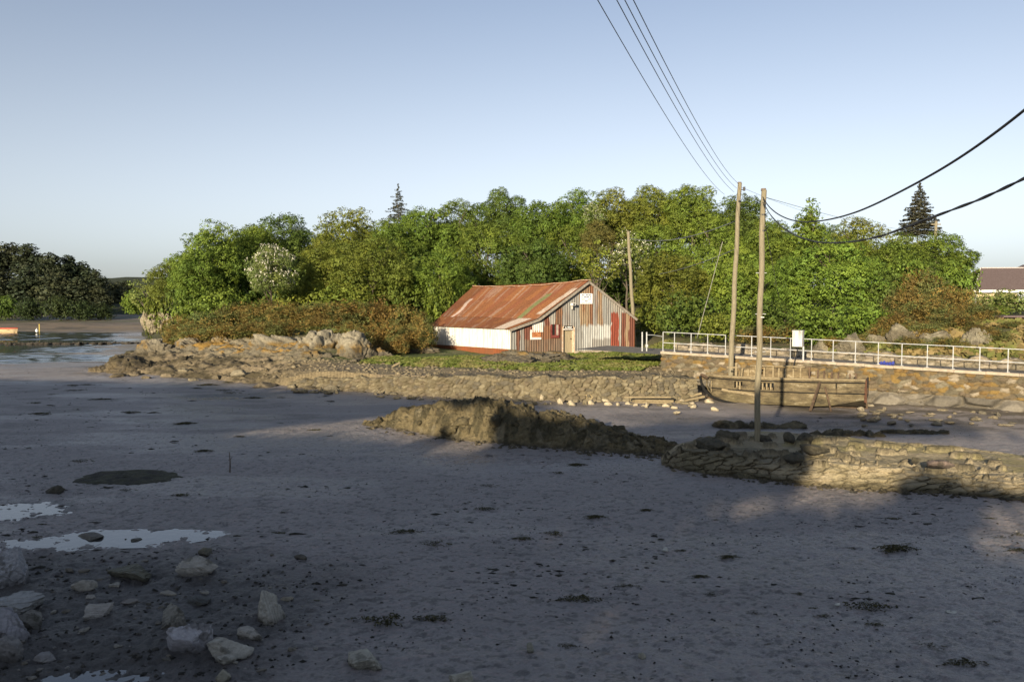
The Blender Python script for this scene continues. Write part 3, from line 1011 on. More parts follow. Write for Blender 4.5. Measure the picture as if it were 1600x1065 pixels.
for i, (px, yt, hw, Y, b) in enumerate(GR):
    plant('gorse', px, yt, hw, Y, 'gorse', 'brown gorse bush on the bank behind the right half of the railing', 'gorse bush', 'gorse_bush', 'gorse bushes behind the railing', seed=i + 2)

# dark wood on the far side of the creek
FAR = [(-30, 386, 40, 166), (12, 378, 30, 170), (46, 380, 30, 168), (78, 394, 30, 166), (105, 398, 26, 168), (126, 408, 24, 170), (150, 421, 24, 164), (178, 440, 24, 205), (196, 438, 26, 240), (-5, 420, 34, 160), (40, 418, 34, 160), (88, 424, 34, 160), (122, 432, 30, 161), (152, 446, 26, 162), (184, 452, 18, 186), (-70, 380, 40, 168), (-110, 384, 40, 168)]
for i, (px, yt, hw, Y) in enumerate(FAR):
    b = 2.0 if Y < 175 else 3.0
    plant('pine', px, yt, hw, Y, 'pine', 'dark pine in the shaded wood across the creek', 'pine', 'pine_tree', 'pines of the wood across the creek', seed=i, base=b)
for i, (px, yt, hw, Y) in enumerate([(8, 462, 24, 152), (48, 466, 24, 153), (92, 462, 26, 153), (126, 470, 22, 154), (160, 474, 20, 156), (-30, 460, 30, 152), (205, 462, 18, 190)]):
    plant('bush', px, yt, hw, Y, 'shade' if i != 0 else 'dark', 'low green bush on the waterline below the dark pines', 'bush', 'bush', 'bushes below the pines', seed=i, base=.7)

# ------------------------------------------------------------------ tall trees behind the photographer: they shade the creek
TAN = math.tan(SUN_EL)
A0 = -26.0


def uv_of(p):
    q = np.array([p[0], p[1]])
    return float(q @ PERP), float((q @ DIR - A0) * TAN + p[2])


edge = []
for (px, py, z) in [(-400, 585, 0), (-150, 586, 0), (0, 588, 0), (150, 590, 0), (300, 594, 0), (450, 601, 0), (560, 606, 0), (660, 614, 0), (745, 612, .3), (800, 606, .7), (840, 612, .6), (900, 645, 0), (970, 658, 0), (1060, 650, 0), (1150, 644, 0), (1220, 638, 0), (1300, 637, 0), (1400, 643, 0), (1500, 652, 0), (1560, 664, 0), (1600, 690, .6), (1700, 740, .3), (1900, 800, 0)]:
    edge.append(uv_of(G(px, py, z)))
edge = np.array(sorted(edge))
holes = []
for poly in [[(440, 669, 0), (575, 662, 0), (640, 640, .8), (668, 655, .8), (640, 672, .2), (575, 672, 0)],
             [(690, 655, .8), (742, 640, 1.1), (742, 688, .2), (712, 690, .1)],
             [(1175, 763, 0), (1290, 744, .2), (1290, 705, .8), (1330, 690, .9), (1440, 694, .9), (1390, 730, .7), (1360, 756, .1), (1250, 770, 0)],
             [(1440, 690, .8), (1600, 690, .8), (1800, 712, .8), (1800, 752, .8), (1560, 730, .8), (1470, 714, .8)],
             [(1550, 835, 0), (1600, 812, 0), (1680, 800, 0), (1680, 835, 0)]]:
    hp_ = np.array([uv_of(G(*q)) for q in poly])
    hm_ = hp_.mean(0)
    holes.append(hm_ + (hp_ - hm_) * np.array([1.25, 1.12]) + np.sign(hp_ - hm_) * .42)


def in_poly(u, v, poly):
    ins = np.zeros(u.shape, bool)
    n = len(poly)
    for i in range(n):
        a, b = poly[i], poly[(i + 1) % n]
        c = (a[1] > v) != (b[1] > v)
        with np.errstate(divide='ignore', invalid='ignore'):
            ins ^= c & (u < (b[0] - a[0]) * (v - a[1]) / (b[1] - a[1]) + a[0])
    return ins


uu, vv = np.meshgrid(np.arange(-75, 30, .22), np.arange(1.5, 24, .22))
uu = uu + RNG.uniform(-.08, .08, uu.shape); vv = vv + RNG.uniform(-.08, .08, vv.shape)
ok = vv < np.interp(uu, edge[:, 0], edge[:, 1]) - .50
for hpoly in holes:
    ok &= ~in_poly(uu, vv, hpoly)
uu, vv = uu[ok], vv[ok]
bounds = np.linspace(-76, 31, 11)
for i in range(10):
    m = (uu >= bounds[i]) & (uu < bounds[i + 1])
    u, v = uu[m], vv[m]
    if len(u) < 5:
        continue
    uc = (bounds[i] + bounds[i + 1]) / 2
    rootp = uc * PERP + A0 * DIR
    root = empty('tree', (rootp[0], rootp[1], 3.0), 'tall leafy tree on the bank behind the viewer', 'tree', 'tall trees on the near bank')
    k = 6
    cen = []
    for q in range(k):
        al = RNG.uniform(-2.2, 2.2, len(u))
        uj = u + RNG.uniform(-.13, .13, len(u)); vj = v + RNG.uniform(-.13, .13, len(u))
        pl = (uj[:, None] * PERP + (A0 + al)[:, None] * DIR)
        cen.append(np.hstack([pl, (vj + al * TAN * -1)[:, None]]))
    cen = np.vstack(cen)
    nn = np.tile(np.array([DIR[0], DIR[1], -.2]), (len(cen), 1)) + RNG.normal(size=(len(cen), 3)) * .35
    Vq, Fq, Cq = leaf_quads(cen - np.array([rootp[0], rootp[1], 3.0]), nn, RNG.uniform(.34, .46, len(cen)), np.ones((len(cen), 3)) * np.array([.06, .09, .02]), RNG, .8)
    me = np_mesh('shade_crown', Vq, Fq, Cq)
    me.materials.append(M_GRASS)
    link('crown', me, None, root)
    link('trunk', TRUNK[i % 3], None, root)
# ------------------------------------------------------------------ shed of corrugated iron
def at_gable(px):
    k = (px - PW / 2) / F
    return (k * SN[1] - SN[0]) / (SG[0] - k * SG[1])


SN = np.array([-.09, 55.6])
SG = np.array([math.cos(math.radians(24)), math.sin(math.radians(24))])
GN = np.array([SG[1], -SG[0]])
GW = at_gable(992)


def gp(px, py):
    t = at_gable(px)
    p = SN + SG * t
    return t, P(px, py, p[1])[2]


u_ridge, z_ridge = gp(917.6, 440)
u_kink, z_kink = gp(838, 499.5)
u_eave, z_eave = 0.0, P(798.5, 512.5, SN[1])[2]
u_r, z_r = GW, gp(990, 499)[1]
z_base_l, z_base_r = P(798, 553, SN[1])[2], gp(992, 549)[1]


def rake(u):
    return np.interp(u, [0, u_kink, u_ridge, GW], [z_eave, z_kink, z_ridge, z_r])


E0 = np.array([*SN, z_eave]); E1 = P(674.5, 508, 68.0)
K0 = np.array([*(SN + SG * u_kink), z_kink])
R0 = np.array([*(SN + SG * u_ridge), z_ridge]); R1 = P(740.5, 449, 71.5)
Q0 = np.array([*(SN + SG * GW), z_r])
K1 = P(688.5, 495.5, E1[1] + (R1[1] - E1[1]) * .3)
Q1 = np.array([R1[0] + (Q0[0] - R0[0]), R1[1] + (Q0[1] - R0[1]) + 0.5, Q0[2]])

m_iron, t_i, b_i, o_i = new_mat('corrugated_iron')
at_i = N(t_i, 'ShaderNodeAttribute', attribute_name='Col')
n1 = noise_node(t_i, 1.0, 6, .7, (4.5, 4.5, .55))
n2_ = noise_node(t_i, 3.0, 6, .7, (1.6, 1.6, 1.0))
rm1 = ramp(t_i, n1.outputs[0], [(.44, (0, 0, 0)), (.68, (1, 1, 1))])
rustc = ramp(t_i, n2_.outputs[0], [(.3, (.085, .034, .020)), (.55, (.20, .080, .034)), (.75, (.29, .145, .065))])
facm = N(t_i, 'ShaderNodeMath', operation='MULTIPLY')
t_i.links.new(rm1.outputs[0], facm.inputs[0]); t_i.links.new(at_i.outputs['Alpha'], facm.inputs[1])
cI = mixrgb(t_i, 'MIX', facm.outputs[0], at_i.outputs['Color'], rustc.outputs[0])
n3_ = noise_node(t_i, 1.0, 5, .7, (14, 14, .9))
rm3 = ramp(t_i, n3_.outputs[0], [(.28, (.40, .37, .34)), (.5, (.8, .79, .78)), (.75, (1, 1, 1))])
cI = mixrgb(t_i, 'MULTIPLY', 1.0, cI, rm3.outputs[0])
t_i.links.new(cI, b_i.inputs['Base Color'])
b_i.inputs['Roughness'].default_value = .75
b_i.inputs['Specular IOR Level'].default_value = .25
nbi = noise_node(t_i, 9, 5, .7)
add_bump(t_i, b_i, [(nbi.outputs[0], .35, .02)])

GREY, RUST, BROWN, RED, WHITE, PALE = (.235, .238, .228), (.18, .09, .05), (.14, .09, .06), (.135, .050, .034), (.60, .60, .57), (.29, .285, .26)
shed = empty('corrugated_shed', (SN[0], SN[1], z_base_l), 'rusty corrugated iron shed with a white side wall on the grassy shore', 'shed')
rs = np.random.default_rng(5)
NU = 900
us = np.linspace(0.02, GW - .02, NU)
# sheet layout on the gable: u ranges in px, upper row and lower row
up_cols = [(798, 838, GREY, .35), (838, 850, GREY, .5), (850, 858, RED, .5), (858, 868, PALE, .6), (868, 879, BROWN, .8), (879, 892, GREY, .55), (892, 906, GREY, .15), (906, 921, (.26, .20, .13), .85), (921, 927, RUST, .6), (927, 934, GREY, .7), (934, 941, (.27, .21, .14), .7), (941, 955, GREY, .12), (955, 968, PALE, .3), (968, 993, PALE, .25)]
lo_cols = [(798, 806, GREY, .15), (806, 813, (.13, .06, .04), .3), (813, 820, GREY, .5), (820, 830, RED, .3), (830, 846, (.14, .05, .03), .4), (846, 860, RUST, .5), (860, 879, (.16, .10, .06), .7), (879, 896, PALE, .3), (896, 910, GREY, .1), (910, 925, (.36, .37, .36), .12), (925, 940, (.40, .41, .40), .10), (940, 955, (.44, .45, .44), .08), (955, 967.5, (.23, .05, .03), .35), (967.5, 970, PALE, .2), (970, 977, RED, .35), (977, 983, (.30, .22, .14), .5), (983, 993, RED, .25)]
zsplit = gp(920, 508)[1]
zsplit_r = gp(970, 488)[1]


def col_at(px, table):
    for a, b, c, k in table:
        if a <= px < b:
            return (*c, k)
    return (*GREY, .3)


pxs = []
for u in us:
    p = SN + SG * u
    pxs.append(PW / 2 + F * p[0] / p[1])
pxs = np.array(pxs)
corr = .024 * np.sin(us / .19 * 2 * math.pi)
rows = np.linspace(0, 1, 26)
Vg, Cg = [], []
door_u = (at_gable(879.5), at_gable(896))
z_door = gp(888, 510.5)[1]
for r in rows:
    zb = np.interp(us, [0, GW], [z_base_l - .3, z_base_r + .1])
    zt = rake(us) - .03
    z = zb + (zt - zb) * r
    sheet_off = np.where(z > np.where(pxs > 955, zsplit_r, zsplit), .015, 0.0)
    off = corr + sheet_off
    Vg.append(np.stack([SN[0] + SG[0] * us + GN[0] * off, SN[1] + SG[1] * us + GN[1] * off, z], -1))
    cc = []
    jit = 5.0 * (fbm2(us / .25, z / .8, 4, 55) - .5)
    for k, px in enumerate(pxs):
        upper = z[k] > (zsplit_r if px > 955 else zsplit)
        cc.append(col_at(px + jit[k], up_cols if upper else lo_cols))
    cc = np.array(cc)
    low = (pxs > 925) & (pxs < 955) & (z < gp(940, 529)[1])
    cc[low] = (.24, .235, .22, .15)
    low2 = (pxs > 820) & (pxs < 879) & (z < gp(850, 530)[1])
    cc[low2] = (.15, .11, .08, .45)
    grv = .80 + .20 * np.cos(us / .19 * 2 * math.pi - 1.2)
    Cg.append(cc)
Vg = np.array(Vg); Cg = np.array(Cg)
uc = np.tile(us, (26, 1)); zc_ = Vg[..., 2]
indoor = (uc > door_u[0]) & (uc < door_u[1]) & (zc_ < z_door)
kf = ~(indoor[:-1, :-1] & indoor[1:, 1:] & indoor[1:, :-1] & indoor[:-1, 1:])
Vv, Ff, Cc = compact(Vg.reshape(-1, 3), grid_faces(26, NU, kf), Cg.reshape(-1, 4))
link('gable_wall', np_mesh('gable_wall', Vv - np.array(shed.location), Ff, Cc), m_iron, shed)


def surf(name, A, B, C, D, nu, nv, mat, colf, wave=None, amp=.03, off=0.0, parent=shed, sag=0.0):
    """corrugated sheet surface A-B (along, ridges counted this way) to D-C"""
    A, B, C, D = map(np.array, (A, B, C, D))
    u = np.linspace(0, 1, nu); v = np.linspace(0, 1, nv)
    VV, UU = np.meshgrid(v, u, indexing='ij')
    p = (A * ((1 - UU) * (1 - VV))[..., None] + B * (UU * (1 - VV))[..., None] + C * (UU * VV)[..., None] + D * ((1 - UU) * VV)[..., None])
    n = np.cross(B - A, D - A); n = n / np.linalg.norm(n)
    if n[2] < -.2 or (abs(n[2]) <= .2 and n[1] > 0):
        n = -n
    L = np.linalg.norm(B - A)
    h = off + (amp * np.sin(UU * L / wave * 2 * math.pi) if wave else 0)
    p = p + n * np.asarray(h)[..., None]
    if sag:
        p[..., 2] -= sag * np.sin(np.pi * UU) * VV
        p[..., 2] += .10 * (fbm2(UU * 6, VV * 3, 3, 77) - .5)
    cc = colf(UU, VV, L)
    return link(name, np_mesh(name, p.reshape(-1, 3) - np.array(parent.location), grid_faces(nv, nu), cc.reshape(-1, 4)), mat, parent)


def roof_col(U, V, L):
    sheet = np.floor(U * L / .78)
    row = (V > .52).astype(float)
    h = _hash(sheet, row, np.zeros_like(sheet), 33)
    h2 = _hash(sheet, row, np.zeros_like(sheet), 34)
    c = mixc(np.array([.185, .078, .037]), np.array([.265, .112, .044]), h)
    c = mixc(c, np.array([.20, .075, .04]), (h2 > .72) * .8)
    pale = sstep(.60, .70, fbm2(U * L / .35 + 3 * V, V * 1.2, 4, 35)) * .8
    c = mixc(c, np.array([.34, .27, .22]), pale * .6)
    return np.concatenate([c, np.full(c.shape[:2] + (1,), .65)], -1)


def roof_up(U, V, L):
    c = roof_col(U, V, L)
    # U runs from the far end (0) to the gable (1); V from the eave to the ridge
    g = (np.abs(U - (.835 - .03 * V)) < .022) & (V < .72)
    c[g] = (.15, .17, .075, .3)
    w = (np.abs(U - (.955 + .02 * V)) < .022) & (V < .8) & (V > .12)
    c[w] = (.42, .37, .32, .5)
    w2 = (np.abs(U - .145 - .02 * np.sin(V * 9)) < .018) & (V < .62)
    c[w2] = (.42, .33, .29, .3)
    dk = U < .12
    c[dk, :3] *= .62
    return c


def roof_low(U, V, L):
    c = roof_col(U, V, L)
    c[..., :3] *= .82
    w = (U > .84) & (U < .95)
    c[w] = (.46, .40, .35, .3)
    return c


ov = np.array([*(GN * .28), 0])
ovs = np.array([*(-SG * .22), -.10])
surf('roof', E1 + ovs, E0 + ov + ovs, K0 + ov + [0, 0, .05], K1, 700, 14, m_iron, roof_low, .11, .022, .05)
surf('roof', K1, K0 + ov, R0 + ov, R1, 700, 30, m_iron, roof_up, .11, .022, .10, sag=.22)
surf('roof', R1, R0 + ov, Q0 + ov + [.15, .1, -.05], Q1, 200, 12, m_iron, roof_col, .11, .022, .08)
mb = MB()
for (a, b) in ((E0 + ovs, K0), (K0, R0), (R0, Q0)):
    mb.bar(a + ov * 1.12 - [0, 0, .05], b + ov * 1.12 - [0, 0, .03], .05, .17)
mb.build('barge_board', pmat('old_timber', (.14, .12, .10), (.27, .24, .20), 8, .9, .3), shed)
mb = MB()
nr = 16
ridge = [R1 * (1 - i / nr) + (R0 + ov) * (i / nr) + np.array([0, 0, .13 - .22 * math.sin(math.pi * i / nr) + (.03 if i % 3 == 0 else 0)]) for i in range(nr + 1)]
for i in range(nr):
    mb.bar(ridge[i], ridge[i + 1], .34, .05)
mb.build('ridge_cap', pmat('ridge_rust', (.30, .12, .05), (.48, .36, .27), 3, .85, .3), shed)


def white_col(U, V, L):
    x = U * L
    seam = (np.abs((x % 1.35) - .67) < .018) | (np.abs(U - .205) < .003) | (np.abs(U - .70) < .003)
    st = sstep(.58, .72, fbm2(x / .22, V * .5, 4, 81))
    c = mixc(np.ones(U.shape + (3,)) * np.array([.80, .79, .75]), np.array([.62, .55, .44]), st * .5)
    drip = sstep(.62, .72, fbm2(x / .15, V * .6 + 5, 4, 84)) * sstep(.3, 1, V)
    c = mixc(c, np.array([.40, .24, .13]), drip * .6)
    c[seam] = c[seam] * .55
    return np.concatenate([c, np.zeros(U.shape + (1,))], -1)


def red_col(U, V, L):
    c = mixc(np.ones(U.shape + (3,)) * np.array([.30, .085, .03]), np.array([.22, .10, .05]), fbm2(U * 20, V * 2, 4, 82))
    return np.concatenate([c, np.full(U.shape + (1,), .2)], -1)


B0 = np.array([*SN, z_base_l - .35]); B1 = np.array([E1[0], E1[1], P(675, 548, E1[1])[2] - .3])
W0 = np.array([*SN, P(797, 545.5, SN[1])[2]]); W1 = np.array([E1[0], E1[1], P(676, 537.5, E1[1])[2]])
surf('side_wall', W1, W0, E0 - [0, 0, .02], E1 - [0, 0, .02], 500, 10, m_iron, white_col, .27, .010)
surf('plinth', B1, B0, W0, W1, 60, 5, m_iron, red_col, None, 0, .03)
# far walls
bl = np.array([Q0[0], Q0[1], z_base_r - .3]); bl1 = np.array([Q1[0], Q1[1], z_base_r - .3])
surf('rear_wall', bl1, bl, Q0 - [0, 0, .05], Q1 - [0, 0, .05], 30, 3, m_iron, roof_col)
mb = MB()
mb.add([B1, [R1[0], R1[1], B1[2]], R1 - [0, 0, .1], K1 - [0, 0, .05], E1 - [0, 0, .05]], [(0, 1, 2, 3, 4)], (.2, .1, .06))
mb.add([[R1[0], R1[1], B1[2]], bl1, Q1 - [0, 0, .1], R1 - [0, 0, .1]], [(0, 1, 2, 3)], (.2, .1, .06))
mb.build('far_gable', m_iron, shed)


def on_gable(px, py, off=0.0):
    t, z = gp(px, py)
    p = SN + SG * t + GN * off
    return np.array([p[0], p[1], z])


def gable_box(mbx, px0, py0, px1, py1, off, th, col=None):
    a, b = on_gable(px0, py0, off), on_gable(px1, py1, off)
    c = (a + b) / 2
    w = np.linalg.norm((b - a)[:2])
    mbx.box(c, (w, th, abs(a[2] - b[2])), [*SG, 0], [-GN[0], -GN[1], 0], col)
    return mbx


M_FRAMEW = pmat('peeling_white', (.45, .40, .36), (.72, .69, .64), 9, .8, .3)
M_DOOR = pmat('bare_door_boards', (.20, .165, .105), (.30, .255, .17), 3, .85, .3, .01, (9, 9, .5))
M_REDW = pmat('dark_red_wood', (.10, .018, .016), (.17, .045, .035), 6, .8, .2)
# door in its recess
mb = MB(); gable_box(mb, 880, 514, 896, 556, -.22, .06)
door = mb.build('door', M_DOOR, shed)
mb = MB()
p = on_gable(893.3, 529, -.16)
mb.tube([p, p + np.array([*GN, 0]) * .07], .035, 8); mb.build('handle', M_BLACK, door)
mb = MB()
gable_box(mb, 895.8, 511, 897.4, 555, -.06, .30)
gable_box(mb, 878.4, 511, 879.8, 555, -.09, .28)
gable_box(mb, 879.8, 509.5, 895.8, 511, -.06, .26)
mb.build('door_frame', pmat('pale_frame', (.42, .28, .18), (.58, .48, .38), 7, .85, .2), shed)
# boarded window with a white sheet over it
mb = MB()
gable_box(mb, 828.2, 527, 845, 530, .05, .08); gable_box(mb, 828.2, 515, 830.3, 527, .05, .08)
wf = mb.build('window', M_FRAMEW, shed); wf['label'] = 'white framed window half covered by a pale sheet'
mb = MB(); gable_box(mb, 830.5, 516, 845, 527, .035, .03); mb.build('pane', pmat('rusty_board', (.20, .06, .02), (.38, .17, .07), 5, .8, .2), wf)
usw = np.linspace(0, 1, 120)
a, b = on_gable(831.5, 503.5, .06), on_gable(848, 518.5, .06)
Vw = []
for zz in (b[2], a[2]):
    for t in usw:
        q = a[:2] * (1 - t) + b[:2] * t + GN * (.015 * math.sin(t * 34))
        Vw.append((q[0], q[1], zz))
link('cover_sheet', np_mesh('cover_sheet', np.array(Vw) - np.array(shed.location), grid_faces(2, 120), np.tile([.66, .65, .62, .12], (240, 1)), True), m_iron, shed)
# dark window
mb = MB()
gable_box(mb, 860, 506.5, 862, 527, .05, .09); gable_box(mb, 866.5, 506.5, 868, 525, .045, .09); gable_box(mb, 860, 523.5, 873, 527.5, .06, .10); gable_box(mb, 872, 506.5, 873.5, 525, .045, .09)
wf = mb.build('window', M_REDW, shed); wf['label'] = 'dark open window with a dark red frame'
mb = MB(); gable_box(mb, 862, 506.5, 866.5, 524, .030, .02); mb.build('pane', M_BLACK, wf)
mb = MB(); gable_box(mb, 868, 507.5, 872, 523.5, .038, .03); mb.build('shutter', pmat('grey_shutter', (.24, .20, .17), (.38, .34, .30), 6, .8, .2), wf)
mb = MB(); gable_box(mb, 897.5, 548, 992, 553, .08, .20); mb.build('footing', M_CONC, shed)

# notice board: white with five rows of writing too small to make out, kept as rows of strokes
M_SIGNW = pmat('sign_white', (.74, .74, .72), (.82, .82, .80), 4, .5, 0)
M_INK = pmat('sign_ink', (.05, .05, .07), (.09, .09, .11), 4, .6, 0)
M_INKR = pmat('sign_ink_red', (.16, .03, .04), (.22, .05, .06), 4, .6, 0)
c = on_gable(915, 466.3, .08)
nb = empty('notice_board', tuple(c), 'white notice board with dark writing high on the shed gable', 'sign')
mb = MB(); gable_box(mb, 905.8, 458.5, 924.5, 474.5, .08, .04); mb.build('board', M_SIGNW, nb)
rw = random.Random(3)


def strokes(px0, px1, py0, py1, words, mat, parent, name='lettering', off=.103):
    mbs = MB()
    tot = sum(words) + len(words) - 1
    step = (px1 - px0) / tot
    x = px0
    for w in words:
        for k in range(w):
            kind = rw.randint(0, 3)
            gable_box(mbs, x + step * .04, py0, x + step * .46, py1, off, .008)
            if kind in (0, 1):
                gable_box(mbs, x + step * .46, py0, x + step * .94, py0 + (py1 - py0) * .34, off, .006)
            if kind in (1, 2):
                gable_box(mbs, x + step * .46, py1 - (py1 - py0) * .34, x + step * .94, py1, off, .006)
            if kind in (0, 3):
                gable_box(mbs, x + step * .55, py0 + (py1 - py0) * .35, x + step * .94, py1 - (py1 - py0) * .36, off, .006)
            x += step
        x += step
    mbs.build(name, mat, parent)


strokes(907.6, 922.6, 459.8, 461.8, [4, 7], M_INK, nb)
strokes(907.3, 922.8, 463.0, 465.0, [2, 7, 2], M_INK, nb)
strokes(907.2, 922.8, 466.6, 468.4, [6, 1, 5], M_INK, nb)
strokes(912.2, 917.8, 469.3, 471.0, [5], M_INK, nb)
strokes(907.4, 921.8, 472.0, 473.2, [5, 3, 4], M_INKR, nb)
c = on_gable(887, 512, .08)
ns = empty('name_board', tuple(c), 'small black board with white lettering above the shed door', 'sign')
mb = MB(); gable_box(mb, 880.3, 508.8, 893.8, 513.2, .08, .05); mb.build('board', M_BLACK, ns)
mb = MB(); gable_box(mb, 879.6, 513.2, 894.6, 514.8, .075, .05); mb.build('sill', M_FRAMEW, ns)
strokes(881.8, 892.2, 509.9, 512.2, [2, 5], M_PAINT, ns, off=.108)
# camera lamp on the gable
c = on_gable(891, 476, .05)
fl = empty('flood_lamp', tuple(c), 'small white lamp on a bracket on the shed gable', 'lamp')
mb = MB(); gable_box(mb, 888.8, 473.4, 893.4, 477.0, .42, .32); mb.build('housing', M_PAINT, fl)
mb = MB(); mb.tube([on_gable(891, 477, .02), on_gable(891, 476.5, .4)], .04, 6); gable_box(mb, 889.8, 477.2, 891.6, 482.5, .30, .09); mb.build('bracket', pmat('lamp_metal', (.4, .36, .3), (.6, .56, .5), 5, .6, 0), fl)
mb = MB(); gable_box(mb, 889.4, 474.0, 892.8, 476.5, .585, .01); mb.build('lens', M_BLACK, fl)

# ------------------------------------------------------------------ stone walls


def stone_wall(name, pts, zb, zt, nrm, label, cat, fs=3.4, fh=5.0, depth=.10, thick=.5, step=.045, palette=None, seed=1, top=True, lower_big=False, ragged=0.0, batter=.1, mud=0.0):
    pts = np.array(pts, float)
    seg = np.linalg.norm(np.diff(pts, axis=0), axis=1)
    cum = np.concatenate([[0], np.cumsum(seg)])
    L = cum[-1]
    ns_ = int(L / step)
    s = np.linspace(0, L, ns_)
    px_ = np.stack([np.interp(s, cum, pts[:, 0]), np.interp(s, cum, pts[:, 1])], -1)
    if len(pts) > 2:
        kk = np.ones(61) / 61
        for q in range(2):
            pad = np.pad(px_[:, q], 30, mode='reflect', reflect_type='odd')
            px_[:, q] = np.convolve(pad, kk, 'valid')
    tg = np.gradient(px_, axis=0); tg /= np.linalg.norm(tg, axis=1, keepdims=True)
    nm = np.stack([tg[:, 1], -tg[:, 0]], -1)
    nm *= np.sign(nm @ np.array(nrm))[:, None]
    H = max(zt(0) - zb(0), zt(L) - zb(L))
    nh = int(H / step) + 2
    h = np.linspace(0, 1, nh)
    hh, ss = np.meshgrid(h, s, indexing='ij')
    z0 = np.vectorize(zb)(s)[None, :]; z1 = np.vectorize(zt)(s)[None, :]
    if ragged:
        z1 = z1 + ragged * (fbm2(s / .7, s * 0 + seed, 4, seed + 5) - .5)[None, :] * 2
    z = z0 + (z1 - z0) * hh
    wx = .35 * (fbm2(ss / .6, z / .6, 3, seed + 60) - .5)
    a, b = (ss + wx) * fs, (z + .5 * wx) * fh
    if lower_big:
        k = z < (z0 + .42 * (z1 - z0))
        a = np.where(k, ss * .75 + wx * 1.2, a); b = np.where(k, z * 1.5 + 40, b)
    f1, f2, cid = worley2(a, b, seed)
    e = f2 - f1
    relief = depth * (sstep(.02, .28, e) * (.55 + .75 * cid) - .35) + .05 * (fbm2(ss / .12, z / .12, 4, seed + 3) - .5) + .18 * (fbm2(ss / 2.2, z / 1.5, 3, seed + 9) - .5)
    if lower_big:
        relief = np.where(z < (z0 + .42 * (z1 - z0)), .36 * (sstep(.02, .5, e) - .5) + .06 * (fbm2(ss / .2, z / .2, 4, seed + 3) - .5), relief)
    off = relief + batter * (1 - hh)
    X = px_[None, :, 0] + nm[None, :, 0] * off
    Y = px_[None, :, 1] + nm[None, :, 1] * off
    pal = np.array(palette if palette is not None else [(.30, .25, .17), (.36, .30, .20), (.22, .19, .15), (.40, .35, .26), (.26, .21, .13)])
    cc = pal[np.minimum((cid * len(pal)).astype(int), len(pal) - 1)]
    if lower_big:
        cc = np.where(k[..., None], np.array([.15, .135, .11]) * (.7 + .6 * cid)[..., None], cc)
    cc = cc * (.8 + .4 * fbm2(ss / .25, z / .25, 4, seed + 11))[..., None]
    gap = 1 - sstep(.015, .10, e)
    cc = mixc(cc, np.array([.09, .075, .05]), gap * .75)
    if mud:
        cc = mixc(cc, np.array([.17, .14, .10]), (1 - sstep(.05, mud, z - z0 + .2 * (fbm2(ss / .8, z, 3, 8) - .5))) * .75)
    rows_v = [np.stack([X, Y, z], -1)]; rows_c = [cc]
    if top:
        nt_ = 8
        tt = np.linspace(.08, 1, nt_)[:, None]
        sx = np.tile(s, (nt_, 1))
        f1, f2, cid = worley2(sx * fs, tt * 4 + 70, seed + 2)
        zz = z1 + .05 * sstep(.02, .3, f2 - f1) * np.ones_like(sx) - .03 + .06 * (fbm2(sx / .3, tt * 3 + 0 * sx, 3, seed + 20) - .5)
        o2 = off[-1][None, :] - tt * thick
        rows_v.append(np.stack([px_[None, :, 0] + nm[None, :, 0] * o2, px_[None, :, 1] + nm[None, :, 1] * o2, zz], -1))
        ct = pal[np.minimum((cid * len(pal)).astype(int), len(pal) - 1)] * .95
        rows_c.append(ct)
    V = np.concatenate(rows_v, 0); C = np.concatenate(rows_c, 0)
    org = np.array([*px_[ns_ // 2], zb(L / 2)])
    me = np_mesh(name, V.reshape(-1, 3) - org, grid_faces(V.shape[0], V.shape[1]), C.reshape(-1, 3), True)
    o = link(name, me, M_WALL, None, tuple(org))
    return tag(o, label, cat)


# low rubble sea wall along the terrace
swa = G(455, 606)[:2]; swb = np.array([9.75, 42.0])
pts = [G(452, 605)[:2], G(560, 611)[:2], G(700, 621)[:2], G(860, 626)[:2], G(980, 627)[:2], G(1088, 627)[:2]]
GREYS = [(.140, .120, .078), (.165, .138, .086), (.105, .092, .066), (.20, .172, .112), (.12, .10, .06), (.145, .118, .076)]
stone_wall('sea_wall', pts, lambda s: -.15, lambda s: float(np.interp(s, [0, 4, 10, 16, 30], [.35, .75, 1.05, 1.2, 1.22])), (0, -1), 'low dry stone sea wall holding up the shore below the shed', 'stone wall', 3.4, 5.6, .17, 1.0, .036, GREYS, 11, True, False, .16, .45, .45)

OCHRE = [(.16, .115, .055), (.12, .095, .06), (.19, .125, .04), (.105, .09, .06), (.17, .15, .105), (.085, .068, .042), (.14, .105, .055), (.27, .23, .17), (.165, .105, .038), (.115, .09, .06)]
cw = stone_wall('causeway_wall', [WA - WDIR * .4, WC], lambda s: -.2, lambda s: coping_z(s) - .10, WNRM, 'ochre stone retaining wall of the causeway under the railing', 'stone wall', 3.0, 6.5, .13, .4, .05, OCHRE, 31, False, True, 0, .14, .22)
LW = np.linalg.norm(WC - WA)
mb = MB()
n = 40
for i in range(n):
    s0, s1 = i * LW / n - (.4 if i == 0 else 0), (i + 1) * LW / n - .012
    a = WA + WDIR * s0 - WNRM * .10; b = WA + WDIR * s1 - WNRM * .10
    mb.bar([a[0], a[1], coping_z(s0) - .06 + random.uniform(-.012, .012)], [b[0], b[1], coping_z(s1) - .06 + random.uniform(-.012, .012)], .52 + random.uniform(-.02, .02), .13)
o = mb.build('coping', M_CONC, None, loc=np.array(cw.location))
o.parent = cw; o.location = (0, 0, 0)
BACKP = [(.20, .17, .12), (.27, .23, .17), (.16, .14, .10), (.32, .28, .21), (.22, .19, .15)]
bw0 = WA - WNRM * 4.6 + WDIR * -1.5
